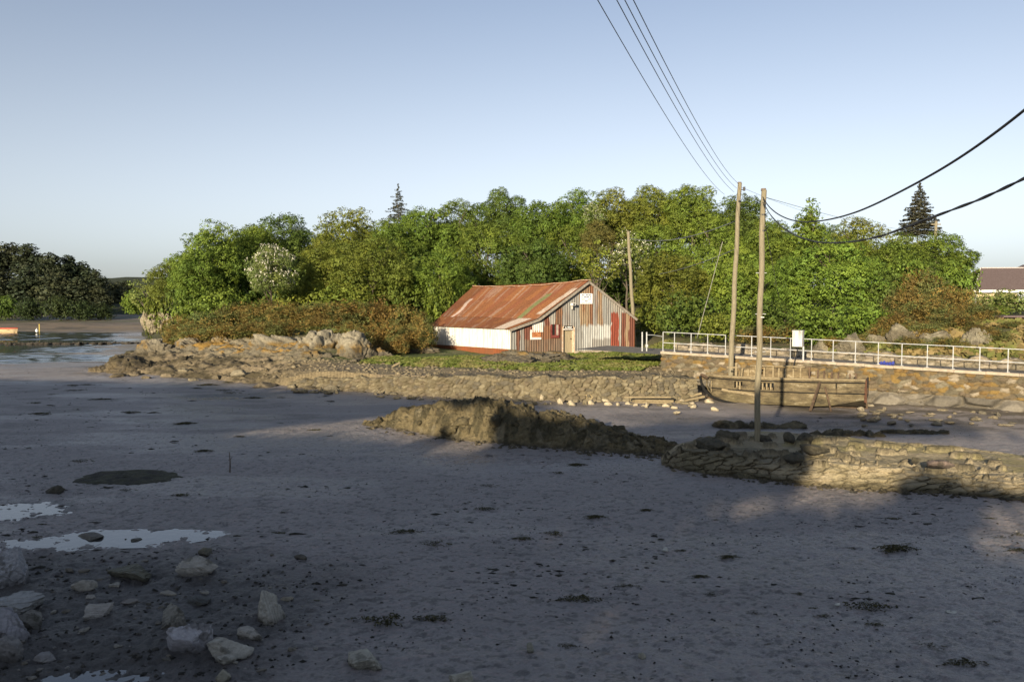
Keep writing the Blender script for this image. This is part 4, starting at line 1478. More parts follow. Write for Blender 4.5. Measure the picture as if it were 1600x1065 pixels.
stone_wall('back_wall', [bw0, WA - WNRM * 5.0 + WDIR * 40], lambda s: 1.4, lambda s: 2.35 - .02 * s, WNRM, 'rough dark rubble wall behind the causeway road', 'stone wall', 2.4, 4.0, .2, .6, .06, BACKP, 41, True, False, .22, .2, 0)
# causeway road
rd = []
for s in np.linspace(-6, LW, 60):
    for w in np.linspace(.25, 4.6, 8):
        p = WA + WDIR * s - WNRM * w
        rd.append((p[0], p[1], coping_z(s) - .22 + .02 * random.random()))
tag(link('causeway_road', np_mesh('causeway_road', rd, grid_faces(60, 8), np.tile([.20, .185, .165], (480, 1)), True), M_EARTH), kind='structure')

# ------------------------------------------------------------------ railing along the causeway


def wall_s(px):
    k = (px - PW / 2) / F
    return (k * WA[1] - WA[0]) / (WDIR[0] - k * WDIR[1])


def wp(s, dz=0.0, off=-.12):
    p = WA + WDIR * s + WNRM * off
    return np.array([p[0], p[1], coping_z(s) + dz])


POSTS = [1035, 1053, 1079, 1105, 1133, 1144.5, 1174, 1204, 1235, 1268, 1302, 1337, 1373, 1410, 1450, 1490.5, 1532.5, 1577, 1624, 1673, 1725]
sp_ = [wall_s(x) for x in POSTS]
rail = empty('railing', tuple(wp(sp_[7])), 'long galvanised tube railing on top of the causeway wall', 'railing')
RH = 1.06
for i, s in enumerate(sp_):
    mb = MB().tube([wp(s, 0), wp(s, RH)], .024, 6)
    mb.box(wp(s, .012), (.12, .12, .03))
    mb.build('post', M_RAIL, rail)
for (i, j) in ((0, 4), (5, len(sp_) - 1)):
    for hgt in (RH, .47):
        MB().tube([wp(s, hgt) for s in sp_[i:j + 1]], .021, 6).build('rail', M_RAIL, rail)
gate = empty('gate_posts', tuple(wp(wall_s(1008))), 'pair of white posts with a side rail at the left end of the railing', 'gate')
for px, yb, yt in ((1003.5, 546, 518.5), (1010.5, 547, 518.5)):
    a = P(px, yb, 47); b = P(px, yt, 47)
    MB().tube([a - [0, 0, .2], b], .04, 8).build('post', M_RAIL, gate)
MB().tube([P(1011, 523, 47), P(1022, 523.3, 46), P(1034, 525.5, 44.6)], .022, 6).build('rail', M_RAIL, gate)
MB().box(P(1010.5, 540, 46.9), (.14, .10, .16)).build('latch', M_RAIL, gate)

# control box in front of the railing
s = wall_s(1249)
c0 = wp(s, 0, .10)
cb_ = empty('control_box', tuple(c0), 'weathered white metal control box fixed to the railing', 'box')
zc0, zc1 = P(1247, 541, c0[1])[2], P(1247, 517, c0[1])[2]
w_ = 19 * c0[1] / F
mbx = MB(); cx = wp(s, 0, .16); mbx.box([cx[0], cx[1], (zc0 + zc1) / 2], (w_ * .78, .40, zc1 - zc0), [*WDIR, 0], [-WNRM[0], -WNRM[1], 0])
mbx.box([cx[0], cx[1], zc1 + .02], (w_ * .84, .45, .04), [*WDIR, 0], [-WNRM[0], -WNRM[1], 0])
mbx.build('cabinet', pmat('streaked_white', (.30, .29, .27), (.58, .57, .55), 3, .6, .1, .01, (3, 3, .5)), cb_)
MB().box([cx[0] + WDIR[0] * .25, cx[1] + WDIR[1] * .25, (coping_z(s) + zc0) / 2 - .02], (.07, .07, abs(zc0 - coping_z(s)) + .05)).build('leg', M_RAIL, cb_)
MB().tube([[cx[0], cx[1], zc0], P(1244, 556, c0[1]), P(1239, 575, c0[1] - .35), P(1240, 588, c0[1] - .4)], .03, 6).build('cable', M_DARK, cb_)
s = wall_s(1386)
p = wp(s, .0, -.15)
vv_, ff_ = [], []
mbt = MB()
for k in range(5):
    q = p + np.array([*(WDIR * (k - 2) * .13), 0])
    mbt.tube([q + [0, -.05, .03], q + [.05, .02, .11 + .03 * math.sin(k * 2)], q + [.02, .12, .04]], .06, 6)
tag(mbt.build('rope_coil', pmat('blue_rope', (.03, .04, .22), (.05, .07, .32), 9, .7, .2), None, loc=p), 'small heap of bright blue rope on the causeway coping', 'rope')

# ------------------------------------------------------------------ wooden poles and wires


def pole(base, top, r0, r1, label, fit=True):
    base, top = np.array(base, float), np.array(top, float)
    root = empty('utility_pole', tuple(base), label, 'utility pole')
    n = 12
    pts = [base + (top - base) * i / n + np.array([.02 * math.sin(i * 1.7), 0, 0]) for i in range(n + 1)]
    MB().tube(pts, [r0 + (r1 - r0) * i / n for i in range(n + 1)], 14).build('shaft', M_POLE, root, smooth=False)
    MB().tube([top - [0, 0, .02], top + [0, 0, .05]], [r1 * 1.08, r1 * .9], 14).build('cap', pmat('pole_cap', (.10, .08, .06), (.16, .13, .10), 9, .8, 0), root)
    return root


Y1 = 41.3
P1b, P1t = P(1140.5, 592, Y1), P(1155.5, 286, Y1)
pole1 = pole(P1b - np.array([0, 0, .5]), P1t, .142, .102, 'tall wooden pole standing against the causeway wall beside the boat wreck')
mb = MB(); mb.tube([P1t - [0, 0, .35], P1t - [0, 0, .35] + [.24, -.02, .02]], .025, 6); mb.tube([P1t + [.24, -.02, -.40], P1t + [.24, -.02, -.20]], .06, 8)
mb.build('insulator', M_DARK, pole1)
MB().tube([P1t - [.02, 0, .9], P1t - [.02, 0, 1.0]], .115, 10).build('band', M_DARK, pole1)
Y2 = 25.3
P2b, P2t = P(1182, 690, Y2), P(1193, 297, Y2)
pole2 = pole(P2b - np.array([0, 0, .3]), P2t, .096, .082, 'nearer wooden pole rising from the rocks with heavy cables on it')
for zz in (.75, 1.25):
    MB().tube([P2t - [0, 0, zz], P2t - [0, 0, zz + .05]], .094, 12).build('band', M_DARK, pole2)
MB().box(P2t - [.0, .096, 4.0], (.11, .012, .02)).build('plate', M_PAINT, pole2)
for yy in (.9, 2.6, 3.9, 5.1):
    MB().tube([P2t - [.20 if yy != .9 else .0, 0, yy], P2t + [.14, 0, -yy]], .012, 5).build('step', M_RAIL, pole2)
P3b, P3t = P(992.5, 549, 61.5), P(981.5, 362, 61.5)
pole3 = pole(P3b - np.array([0, 0, .3]), P3t, .155, .11, 'thin leaning wooden pole at the right corner of the shed')
P4b, P4t = P(1462, 392, 84), P(1462.5, 346, 84)
pole4 = pole([P4b[0], P4b[1], P4b[2] - 6], P4t, .18, .14, 'distant wooden pole sticking out of the trees beside the dark spruce')
MB().box(P4t - [0, 0, .3], (1.0, .12, .12)).build('crossarm', M_POLE, pole4)


def wire(pts, r, label, name='overhead_wire', mat=M_WIRE, n=26, group=None, cat='wire', twin=0.0):
    pts = np.array(pts, float)
    t = np.linspace(0, 1, len(pts)); tt = np.linspace(0, 1, n)
    # smooth through the given points
    out = np.stack([np.interp(tt, t, pts[:, k]) for k in range(3)], -1)
    if len(pts) > 3:
        for _ in range(3):
            o2 = out.copy(); o2[1:-1] = (out[:-2] + 2 * out[1:-1] + out[2:]) / 4; out = o2
    mbw = MB()
    if twin:
        for ph in (0, math.pi):
            q = [p + twin * np.array([math.cos(i * .55 + ph) * .5, 0, math.sin(i * .55 + ph)]) for i, p in enumerate(out)]
            mbw.tube(q, r, 6)
    else:
        mbw.tube(list(out), r, 6)
    o = mbw.build(name, mat, None, loc=out[0], smooth=True)
    return tag(o, label, cat, group)


def sagwire(a, b, sag, r, label, **k):
    a, b = np.array(a, float), np.array(b, float)
    pts = [a + (b - a) * t - np.array([0, 0, sag * 4 * t * (1 - t)]) for t in np.linspace(0, 1, 15)]
    return wire(pts, r, label, **k)


for (x1, y1, x0, lab) in ((1132, 304, 926, 'outermost left of four thin wires running up from the tall pole'), (1147, 300, 957, 'second from left of four thin wires running up from the tall pole'),
                          (1151, 294, 970, 'third from left of four thin wires running up from the tall pole'), (1154, 287, 984, 'rightmost of four thin wires running up from the tall pole')):
    Ys = Y1 if x1 > 1140 else 44
    a = P(x1, y1, Ys)
    b = P(x0 - (x1 - x0) * .35, -y1 * .46, 9)
    sagwire(a, b, .42, .008, lab)
plan = np.array([[P2t[0], P2t[1]], [5.6, 8.5]])


def along(px, py, e=(5.6, 8.5)):
    a = np.array([P2t[0], P2t[1]]); b = np.array(e)
    k = (px - PW / 2) / F
    d = b - a
    t = (k * a[1] - a[0]) / (d[0] - k * d[1])
    return P(px, py, a[1] + t * d[1])


ca = [(1192, 308), (1200, 322), (1215, 335), (1235, 344), (1258, 347.5), (1285, 345), (1310, 340), (1340, 331), (1370, 318), (1400, 303), (1440, 282), (1480, 259), (1520, 233), (1560, 204), (1600, 173), (1660, 122)]
wire([along(x, y) for x, y in ca], .0165, 'upper of two heavy black cables sagging from the nearer pole', 'heavy_cable', M_DARK, 60, None, 'cable')
cbb = [(1192, 316), (1205, 338), (1225, 358), (1250, 371), (1280, 379), (1310, 379.5), (1345, 376), (1380, 368), (1410, 357), (1450, 342), (1490, 327), (1530, 312), (1565, 296), (1600, 279), (1660, 248)]
wire([along(x, y, (5.3, 8.0)) for x, y in cbb], .0115, 'lower of two heavy black cables, twisted from two strands', 'heavy_cable', M_DARK, 90, None, 'cable', .008)
sagwire(P(1150, 345, Y1), P(983, 372, 61.4), .55, .022, 'dark drooping wire between the tall pole and the leaning pole at the shed')
sagwire(P(1147, 390, Y1), P(1030, 428, 60), .15, .018, 'pale wire slanting left from the middle of the tall pole')
sagwire(P(1129, 378, 55), P(1089, 528, 50), .02, .02, 'slanting stay wire in front of the trees left of the tall poles', mat=M_STAY)
sagwire(P(1196, 352, Y2), P(1218, 470, 48), .02, .012, 'stay wire slanting down right behind the nearer pole', mat=M_STAY)
sagwire(P(1195, 308, Y2), P(1462, 357, 84), .5, .008, 'thin wire from the nearer pole to the distant pole')
sagwire(P(1157, 292, Y1), P(1290, 338, 84), .2, .008, 'thin wire running right from the top of the tall pole into the trees')

# ------------------------------------------------------------------ boat wreck
m_bw, t_b, b_b, o_b = new_mat('weathered_hull')
tcb = noise_node(t_b, 1.3, 8, .78, (1, 1, 2.2))
rb = ramp(t_b, tcb.outputs[0], [(.36, (.028, .022, .014)), (.46, (.085, .066, .036)), (.57, (.145, .115, .064)), (.69, (.29, .26, .19))])
at_b = N(t_b, 'ShaderNodeAttribute', attribute_name='Col')
t_b.links.new(mixrgb(t_b, 'MULTIPLY', 1.0, rb.outputs[0], at_b.outputs['Color']), b_b.inputs['Base Color'])
b_b.inputs['Roughness'].default_value = .9
nbb = noise_node(t_b, 12, 5, .7, (.5, .5, 3))
add_bump(t_b, b_b, [(nbb.outputs[0], .5, .03)])
M_TIMBER = pmat('grey_timber', (.14, .11, .065), (.27, .22, .135), 6, .9, .4, .02, (1, 1, 4))
M_OLDDARK = pmat('dark_timber', (.05, .035, .025), (.12, .08, .05), 6, .9, .4, .02)
YB, YS = 38.8, 35.4
BB = P(1094, 592, YB)[:2]; BS = P(1352, 600, YS)[:2]
BL = np.linalg.norm(BS - BB); bd = (BS - BB) / BL; bn = np.array([-bd[1], bd[0]])      # bn points to the far side
boat = empty('boat_wreck', (float(BB[0]), float(BB[1]), 0.0), 'derelict wooden boat hulk with broken planks leaning by the causeway wall', 'boat')


def bpt(s, y, z):
    p = BB + bd * s * BL + bn * y
    return np.array([p[0], p[1], z])


S_ = [0, .03, .10, .20, .35, .6, .8, 1.0]
chine = lambda s: np.interp(s, S_, [1.10, .50, .18, .05, .02, .02, .16, .50])
sheer = lambda s: np.interp(s, [0, .05, .3, .6, 1], [1.32, 1.27, 1.27, 1.31, 1.38])
halfb = lambda s: np.interp(s, [0, .08, .2, .4, .7, 1.0], [.16, .62, .92, 1.08, 1.12, .96])
CTR = 1.0


def near_pt(s, j):
    b = halfb(s)
    f = .84 + .16 * j ** .6
    z = max(chine(s), sheer(s) - (1 - j) * 1.24)
    return bpt(s, CTR - b * f, z)


ns_, nj = 150, 40
Vb, Cb = [], []
for j in np.linspace(0, 1, nj):
    for s in np.linspace(.015, 1, ns_):
        plank = (j * 6) % 1
        o = -.035 * plank - (.015 * n2(np.array([s * 9.0]), np.array([j * 6 // 1 * 3.3]))[0])
        p = near_pt(s, j) + np.array([*(bn * -o), 0]) * -1
        Vb.append(p)
        k = .80 if (plank < .12) else 1.0
        low = 1 - sstep(.05, .5, np.array(j + .15 * math.sin(s * 23)))
        Cb.append((k * (1 - .22 * low), k * (1 - .20 * low), k * (1 - .26 * low)))
keep = np.ones((nj - 1, ns_ - 1), bool)
sj = np.linspace(0, 1, nj)[:-1]; si = np.linspace(.015, 1, ns_)[:-1]
SI, SJ = np.meshgrid(si, sj)
keep &= ~((SI > .215) & (SI < .27) & (SJ > .5 + .1 * np.sin(SI * 90)) & (SJ < .83))
keep &= ~((SI > .385) & (SI < .465) & (SJ > .56) & (SJ < .84))
keep &= ~((SI > .015) & (SI < .055) & (SJ > .15) & (SJ < .8))
keep &= ~((SI > .83) & (SI < .838) & (SJ > .45) & (SJ < .9))
Vb, Fb, Cb = compact(np.array(Vb), grid_faces(nj, ns_, keep), np.array(Cb))
hull = link('near_planking', np_mesh('near_planking', Vb - np.array(boat.location), Fb, Cb), m_bw, boat)
sol = hull.modifiers.new('thickness', 'SOLIDIFY'); sol.thickness = .06
# bottom from the chine inwards to the keel
Vk = []
for jj in (0, .5, 1):
    for s in np.linspace(.02, 1, 50):
        a = near_pt(s, 0)
        zk = max(.02, chine(s) - .5) if s > .7 else .0
        q = bpt(s, CTR, min(zk, chine(s)))
        Vk.append(a * (1 - jj) + q * jj)
for jj in (.5, 1):
    for s in np.linspace(.02, 1, 50):
        q0 = bpt(s, CTR, min(max(.02, chine(s) - .5) if s > .7 else 0, chine(s)))
        a = bpt(s, CTR + halfb(s) * .75, chine(s) + .15)
        Vk.append(q0 * (1 - jj) + a * jj)
link('bottom', np_mesh('bottom', np.array(Vk) - np.array(boat.location), grid_faces(5, 50), np.ones((250, 3)) * .5), m_bw, boat)
# far side, heeled up a little
Vf, Cf = [], []
for j in np.linspace(0, 1, 10):
    for s in np.linspace(.03, 1, 90):
        b = halfb(s)
        zt = sheer(s) + np.interp(s, [0, .2, .3, .62, .7, 1], [.02, .18, .38, .36, .26, .08])
        Vf.append(bpt(s, CTR + b * (.72 + .28 * j), chine(s) + .1 + (zt - chine(s) - .1) * j)); Cf.append((1.15, 1.1, 1.05))
kf_ = np.ones((9, 89), bool)
sf_ = np.linspace(.03, 1, 90)[:-1][None, :]; jf_ = np.linspace(0, 1, 10)[:-1][:, None]
kf_ &= ~((jf_ > .72) & (((sf_ > .63) & (sf_ < .68)) | ((sf_ > .76) & (sf_ < .79)) | ((sf_ > .10) & (sf_ < .19)) | ((sf_ > .33) & (sf_ < .36))))
kf_ &= ~((jf_ > .5) & (sf_ > .86) & (sf_ < .93))
Vf, Ff_, Cf = compact(np.array(Vf), grid_faces(10, 90, kf_), np.array(Cf))
fh = link('far_planking', np_mesh('far_planking', Vf - np.array(boat.location), Ff_, Cf), m_bw, boat)
fh.modifiers.new('thickness', 'SOLIDIFY').thickness = .05
for k, s in enumerate(np.linspace(.27, .93, 15)):
    s += random.uniform(-.012, .012)
    b = halfb(s)
    zt = sheer(s) + np.interp(s, [0, .2, .3, .62, .7, 1], [.02, .18, .40, .38, .30, .12]) + random.uniform(-.09, .05)
    MB().bar(bpt(s, CTR + b * .90, sheer(s) - .7), bpt(s, CTR + b * .93, zt + .03), .075, .10, up=(bn[0], bn[1], 0)).build('frame', M_OLDDARK if s > .6 else M_TIMBER, boat)
for s in (.06, .12, .17, .235, .255, .40, .425, .45):
    b = halfb(s)
    MB().bar(bpt(s, CTR - b * .84, chine(s) + .1), bpt(s, CTR - b * .90, sheer(s) - .02), .07, .08, up=(bn[0], bn[1], 0)).build('frame', M_TIMBER, boat)
mb = MB()
gl = [near_pt(s, 1.0) + [0, 0, .035] for s in np.linspace(.035, 1, 24)]
for a, b in zip(gl[:-1], gl[1:]):
    mb.bar(a, b, .16, .07)
mb.build('gunwale', M_TIMBER, boat)
for j, s0, s1 in ((.52, .06, 1.0), (.92, .04, 1.0)):
    mb = MB()
    q = [near_pt(s, j) - np.array([*(bn * .05), 0]) for s in np.linspace(s0, s1, 24)]
    for a, b in zip(q[:-1], q[1:]):
        mb.bar(a, b, .045, .05)
    mb.build('rubbing_strake', m_bw, boat)
mb = MB()
cr = [bpt(s, CTR + halfb(s) * 1.0, sheer(s) + np.interp(s, [.28, .6], [.46, .44])) for s in np.linspace(.27, .62, 10)]
for a, b in zip(cr[:-1], cr[1:]):
    mb.bar(a, b, .20, .05)
mb.build('cap_rail', M_TIMBER, boat)
mb = MB(); mb.bar(bpt(.19, CTR + .55, 1.05), bpt(.19, CTR + .6, 1.85), .12, .12); mb.bar(bpt(.22, CTR + .6, 1.0), bpt(.225, CTR + .62, 1.62), .18, .07); mb.bar(bpt(.13, CTR + .5, 1.63), bpt(.20, CTR + .55, 1.63), .08, .06)
mb.build('bitts', M_TIMBER, boat)
# stem: a bent baulk from the bow down to the mud
mb = MB()
st = [P(1094, 587, YB), P(1096, 598, YB - .05), P(1101, 609, YB - .15), P(1111, 618.5, YB - .3), P(1129, 626, YB - .55), P(1152, 631.5, YB - .9), P(1180, 635, YB - 1.3)]
for a, b in zip(st[:-1], st[1:]):
    mb.bar(a, b + (b - a) * .03, .10, .12, up=(bn[0], bn[1], 0))
mb.build('stem', m_bw, boat)
mb = MB(); mb.bar(P(1096, 585, YB + .1), P(1104, 590, YB + .2), .2, .12); mb.build('stem_head', M_OLDDARK, boat)
# transom with the rusty edge, open hole in it
tz0, tz1 = chine(1) - .05, sheer(1)
mb = MB()
for (y0, y1, z0, z1) in ((CTR - .94, CTR - .1, tz0, tz1), (CTR - .1, CTR + .35, tz0 + .05, tz0 + .22), (CTR - .1, CTR + .35, tz0 + .5, tz1), (CTR + .35, CTR + .9, tz0 + .1, tz1)):
    mb.bar(bpt(1.0, y0, (z0 + z1) / 2), bpt(1.0, y1, (z0 + z1) / 2), .08, z1 - z0)
mb.build('transom', M_OLDDARK, boat)
MB().bar(bpt(1.003, CTR - .95, tz0 - .05), bpt(1.0, CTR - .93, tz1 + .04), .07, .09).build('stern_post', pmat('rusty_edge', (.07, .035, .022), (.14, .07, .042), 7, .85, .2), boat)
MB().bar(bpt(1.0, CTR, .0), bpt(.99, CTR, tz0 + .1), .10, .16).build('rudder_post', M_OLDDARK, boat)
MB().bar(bpt(.01 + .0, CTR, .05), bpt(1.0, CTR, .12), .14, .2).build('keel', M_OLDDARK, boat)
for a, b, w, m in ((P(1281, 597, 35.7), P(1266, 640, 35.4), .085, M_OLDDARK), (P(1289, 604, 35.6), P(1299, 641, 35.3), .06, M_OLDDARK)):
    a[2] -= 0
    MB().bar(a, b - [0, 0, .05], w, w).build('prop', m, boat)
pl = MB(); pl.bar(near_pt(.13, .50) - [0, .12, 0], near_pt(.37, .36) - [0, .16, 0], .06, .12); pl.build('loose_plank', M_TIMBER, boat)

# ------------------------------------------------------------------ house on the right
HY = 96.0
hr0, hr1 = P(1533, 418.5, HY + 3.2), P(1720, 417.5, HY + 3.2)
he0, he1 = P(1522, 452.5, HY - 1.2), P(1730, 452.5, HY - 1.2)
house = empty('house', (float(he0[0]), HY, 3.4), 'pale rendered house with a dark slate roof at the right edge', 'house')
M_SLATE = pmat('slate', (.085, .062, .060), (.125, .095, .092), 6, .8, .3, .02, (1, 1, 3))
hb0 = np.array([he0[0] + .45, he0[1] + .5, 3.0]); hb1 = np.array([he1[0], he1[1] + .5, 3.0])
mb = MB()
bk0 = he0 + [0, 8.8, 0]; bk1 = he1 + [0, 8.8, 0]
mb.add([he0, he1, hr1, hr0, he0 - [0, 0, .12], he1 - [0, 0, .12]], [(0, 1, 2, 3), (4, 5, 1, 0)])
mb.add([hr0, hr1, bk1, bk0], [(0, 1, 2, 3)])
roof = mb.build('roof', M_SLATE, house)
mb = MB(); mb.bar(hr0, hr1, .25, .12); mb.build('ridge_tiles', pmat('ridge_tile', (.3, .27, .26), (.4, .37, .36), 8, .8, 0), roof)
mb = MB()
mb.box([(hb0[0] + hb1[0]) / 2, hb0[1] + 4, (3.0 + he0[2]) / 2 + .0], (hb1[0] - hb0[0], 8, he0[2] - 3.0))
mb.add([[hb0[0], hb0[1], he0[2]], [hb0[0], hb0[1] + 8, he0[2]], [hb0[0], hr0[1], hr0[2] - .15]], [(0, 1, 2)])
mb.build('wall', pmat('cream_render', (.42, .34, .20), (.52, .43, .27), 5, .9, .1), house)
mb = MB(); mb.bar(he0 + [0, -.06, -.18], he1 + [0, -.06, -.18], .05, .3); mb.bar(he0 + [-.02, -.05, -.1], hr0 + [-.06, 0, -.06], .08, .22)
mb.bar(he0 + [.42, .3, -.3], [he0[0] + .42, he0[1] + .3, 3.2], .1, .28)
mb.build('fascia', M_PAINT, house)
for pxw in (1597, 1640):
    a = P(pxw, 461, hb0[1] - .05)
    f = MB().box(a, (1.2, .1, 1.5)).build('window', M_PAINT, house)
    MB().box(a - [0, .06, 0], (.95, .03, 1.25)).build('pane', pmat('window_pane', (.35, .38, .42), (.5, .53, .56), 3, .15, 0), f)
a = P(1600, 415, HY + 6)
hs2 = empty('house', (float(a[0]) + 3, float(a[1]) + 14, 4.0), 'second slate roof just showing behind the house ridge', 'house')
q = P(1588, 418, HY + 18); q2 = P(1598, 413.5, HY + 21); q3 = P(1690, 413.5, HY + 21); q4 = P(1700, 418, HY + 18)
mb = MB(); mb.add([q, q4, q3, q2, q2 + [0, 6, -2], q3 + [0, 6, -2]], [(0, 1, 2, 3), (3, 2, 5, 4)]); mb.build('roof', M_SLATE, hs2)
mb = MB(); cxx = (q + q4) / 2; mb.box([cxx[0], cxx[1] + 3.6, (cxx[2] + 4) / 2], (q4[0] - q[0] - .6, 7, cxx[2] - 4)); mb.build('wall', bpy.data.materials['cream_render'], hs2)
# dark lean-to and red gate beside the house
a = P(1590, 505, 58)
lt = empty('outbuilding', (float(a[0]), float(a[1]), 1.9), 'dark open outbuilding under the shrubs near the house', 'outbuilding')
mb = MB(); z0 = P(1590, 524, 58)[2]; z1 = P(1590, 496, 58)[2]
mb.box([a[0] + .9, a[1] + 1.2, (z0 + z1) / 2 - .2], (4.2, .1, z1 - z0 + .5)); mb.build('rear_wall', M_BLACK, lt)
mb = MB(); mb.box([a[0] + .9, a[1] + .5, z1 + .08], (4.6, 2.2, .12)); mb.build('roof', M_SLATE, lt)
mb = MB(); mb.box([a[0] - 1.3, a[1], (z0 + z1) / 2 - .3], (.14, .14, z1 - z0 + .8)); mb.box([a[0] + .45, a[1], (z0 + z1) / 2 - .3], (.14, .14, z1 - z0 + .8)); mb.build('post', M_TIMBER, lt)
a = P(1588, 519, 54)
mb = MB()
for k in range(9):
    mb.box([a[0] - .9 + .2 * k, a[1], a[2] - .2 + .01 * (k % 2)], (.17, .05, 1.3))
mb.box([a[0] - .1, a[1] + .06, a[2] + .25], (1.9, .05, .1)); mb.box([a[0] - .1, a[1] + .06, a[2] - .45], (1.9, .05, .1))
tag(mb.build('board_gate', pmat('red_boards', (.32, .09, .05), (.45, .15, .09), 5, .8, .2), None, loc=a - np.array([0, 0, .85])), 'red wooden board gate below the dark outbuilding', 'gate')

# ------------------------------------------------------------------ things out on the creek
Yd = 124.0
dg = empty('dinghy', tuple(P(8, 519, Yd) + [0, 0, -.05]), 'small cream boat with a red gunwale on the water at the left edge', 'boat')
x0, x1 = P(-18, 516, Yd)[0], P(28, 516, Yd)[0]
Ld = x1 - x0
zd0, zd1 = P(8, 519.5, Yd)[2] - .15, P(8, 513.5, Yd)[2]
Vd = []
for j in np.linspace(0, 1, 7):
    for s in np.linspace(0, 1, 30):
        hb = .85 * (1 - max(0, (s - .55) / .45) ** 2.2) * (.7 + .3 * min(1, s * 4))
        for sgn in (1,):
            y = hb * (.45 + .55 * j ** .6)
            Vd.append((x0 + Ld * (s * (1 - .04 * (1 - j) * (s > .9))), Yd - y, zd0 + (zd1 - zd0 + .12 * max(0, s - .6)) * j))
Vd2 = [(x, 2 * Yd - y, z) for x, y, z in Vd]
link('hull', np_mesh('hull', np.array(Vd + Vd2) - np.array(dg.location), np.vstack([grid_faces(7, 30), grid_faces(7, 30) + 210]), None, True), pmat('cream_hull', (.40, .30, .17), (.48, .37, .22), 3, .6, 0), dg)
mb = MB()
for V_ in (Vd, Vd2):
    q = [np.array(p) + [0, 0, .04] for p in V_[180:210]]
    mb.tube(q, .07, 6)
mb.build('gunwale', pmat('red_rail', (.42, .05, .03), (.5, .08, .05), 4, .6, 0), dg)
mb = MB()
for s in (.25, .5, .75):
    mb.box([x0 + Ld * s, Yd, zd1 - .15], (.25, 1.5, .05))
mb.build('seat', M_TIMBER, dg)
mb = MB(); mb.box([x0 + Ld * .05, Yd, (zd0 + zd1) / 2], (.06, 1.3, zd1 - zd0)); mb.build('transom', M_REDW, dg)
a = P(61.5, 517, 128)
mp_ = empty('mooring_post', tuple(a), 'thin yellow mooring post standing in the creek', 'post')
MB().tube([a - [0, 0, .6], P(61.5, 506, 128)], .08, 8).build('shaft', pmat('yellow_post', (.40, .32, .08), (.5, .4, .12), 5, .7, 0), mp_)
MB().tube([P(61.5, 506, 128), P(61.5, 505.2, 128)], .11, 8).build('cap', M_OLDDARK, mp_)
a = P(57.5, 516.5, 122)
mb = MB(); mb.tube([a + [0, 0, -.25], a + [0, 0, -.1], a + [0, 0, .1], a + [0, 0, .25]], [.06, .2, .2, .07], 12); mb.tube([a + [0, 0, .25], a + [0, 0, .38]], .05, 6)
tag(mb.build('mooring_buoy', M_PAINT, None, loc=a, smooth=True), 'small white mooring buoy beside the yellow post', 'buoy')
# stick in the mud
a = G(359, 738)
mb = MB(); b = P(358.5, 706, a[1]); mb.tube([a - [0, 0, .1], (a + b) / 2 + [.015, 0, 0], b], [.022, .017, .010], 6)
mb.tube([(a + b) / 2 + [0.01, 0, .06], (a + b) / 2 + [.08, 0, .16]], .008, 5)
tag(mb.build('stick', M_OLDDARK, None, loc=a), 'thin dark stick standing upright in the open mud', 'stick')
# ------------------------------------------------------------------ rocks
import bmesh
_ico = {}


def ico(n):
    if n not in _ico:
        bm = bmesh.new()
        bmesh.ops.create_icosphere(bm, subdivisions=n, radius=1)
        V = np.array([v.co[:] for v in bm.verts]); Fc = np.array([[v.index for v in f.verts] for f in bm.faces])
        bm.free()
        _ico[n] = (V, Fc)
    return _ico[n]


def rock_shape(seed, dims, sub=5, facets=11, rough=.10, strata=.0, fr=2.0, lo=.42):
    V, Fc = ico(sub)
    rng = np.random.default_rng(seed)
    r = np.ones(len(V))
    for k in range(facets + 5):
        n = rng.normal(size=3) * np.array([1, 1, .8]); n /= np.linalg.norm(n)
        h = rng.uniform(lo, .90)
        d = V @ n
        r = np.minimum(r, np.where(d > .05, h / np.maximum(d, .05), 9))
    p = V * r[:, None]
    q = p + .25 * (np.stack([fbm3(p * 1.5 + 3, 2, seed + 1), fbm3(p * 1.5 + 7, 2, seed + 2), fbm3(p * 1.5, 2, seed + 3)], -1) - .5)
    nse = fbm3(q * fr + seed, 6, seed, .62) - .5
    rid = np.abs(fbm3(q * fr * 1.3 + 5 + seed, 4, seed + 4) - .5)
    crk = np.maximum(0, .035 - np.abs(fbm3(q * fr * .9 + 9, 3, seed + 6) - .5)) / .035
    p = p * (1 + rough * 2.2 * nse - rough * (.22 - rid).clip(0) * 1.8 - rough * .9 * crk)[:, None]
    if strata:
        ax = rng.normal(size=3) * np.array([.5, .5, 1]); ax /= np.linalg.norm(ax)
        t = q @ ax * 5 + 1.2 * fbm3(q * 1.5, 3, seed + 8)
        saw = (t % 1)
        p = p * (1 + strata * (saw - .5) * 1.2)[:, None]
    return p * np.array(dims), Fc


def rotz(V, a):
    c, s = math.cos(a), math.sin(a)
    return V @ np.array([[c, s, 0], [-s, c, 0], [0, 0, 1]])


def tide(Vw, seed, bright=1.0):
    z = Vw[:, 2] + .45 * (fbm3(Vw / 1.1, 4, seed) - .5)
    n = fbm3(Vw / .6, 4, seed + 1)
    mudt = np.array([.145, .115, .07]); weed = np.array([.07, .058, .034]); grey = np.array([.17, .148, .105]); och = np.array([.24, .15, .04]); pale = np.array([.30, .27, .20])
    c = mixc(np.tile(mudt, (len(z), 1)), weed, sstep(.35, .75, z) * (.45 + .55 * sstep(.4, .55, n)))
    c = mixc(c, grey, sstep(1.0, 1.35, z))
    c = mixc(c, pale, sstep(1.7, 2.1, z))
    c = mixc(c, och, sstep(1.35, 1.6, z) * (1 - sstep(1.85, 2.2, z)) * sstep(.46, .56, n) * .85)
    c = mixc(c, np.array([.08, .07, .055]), sstep(.58, .66, fbm3(Vw / .35, 4, seed + 3)) * .6)
    return c * bright


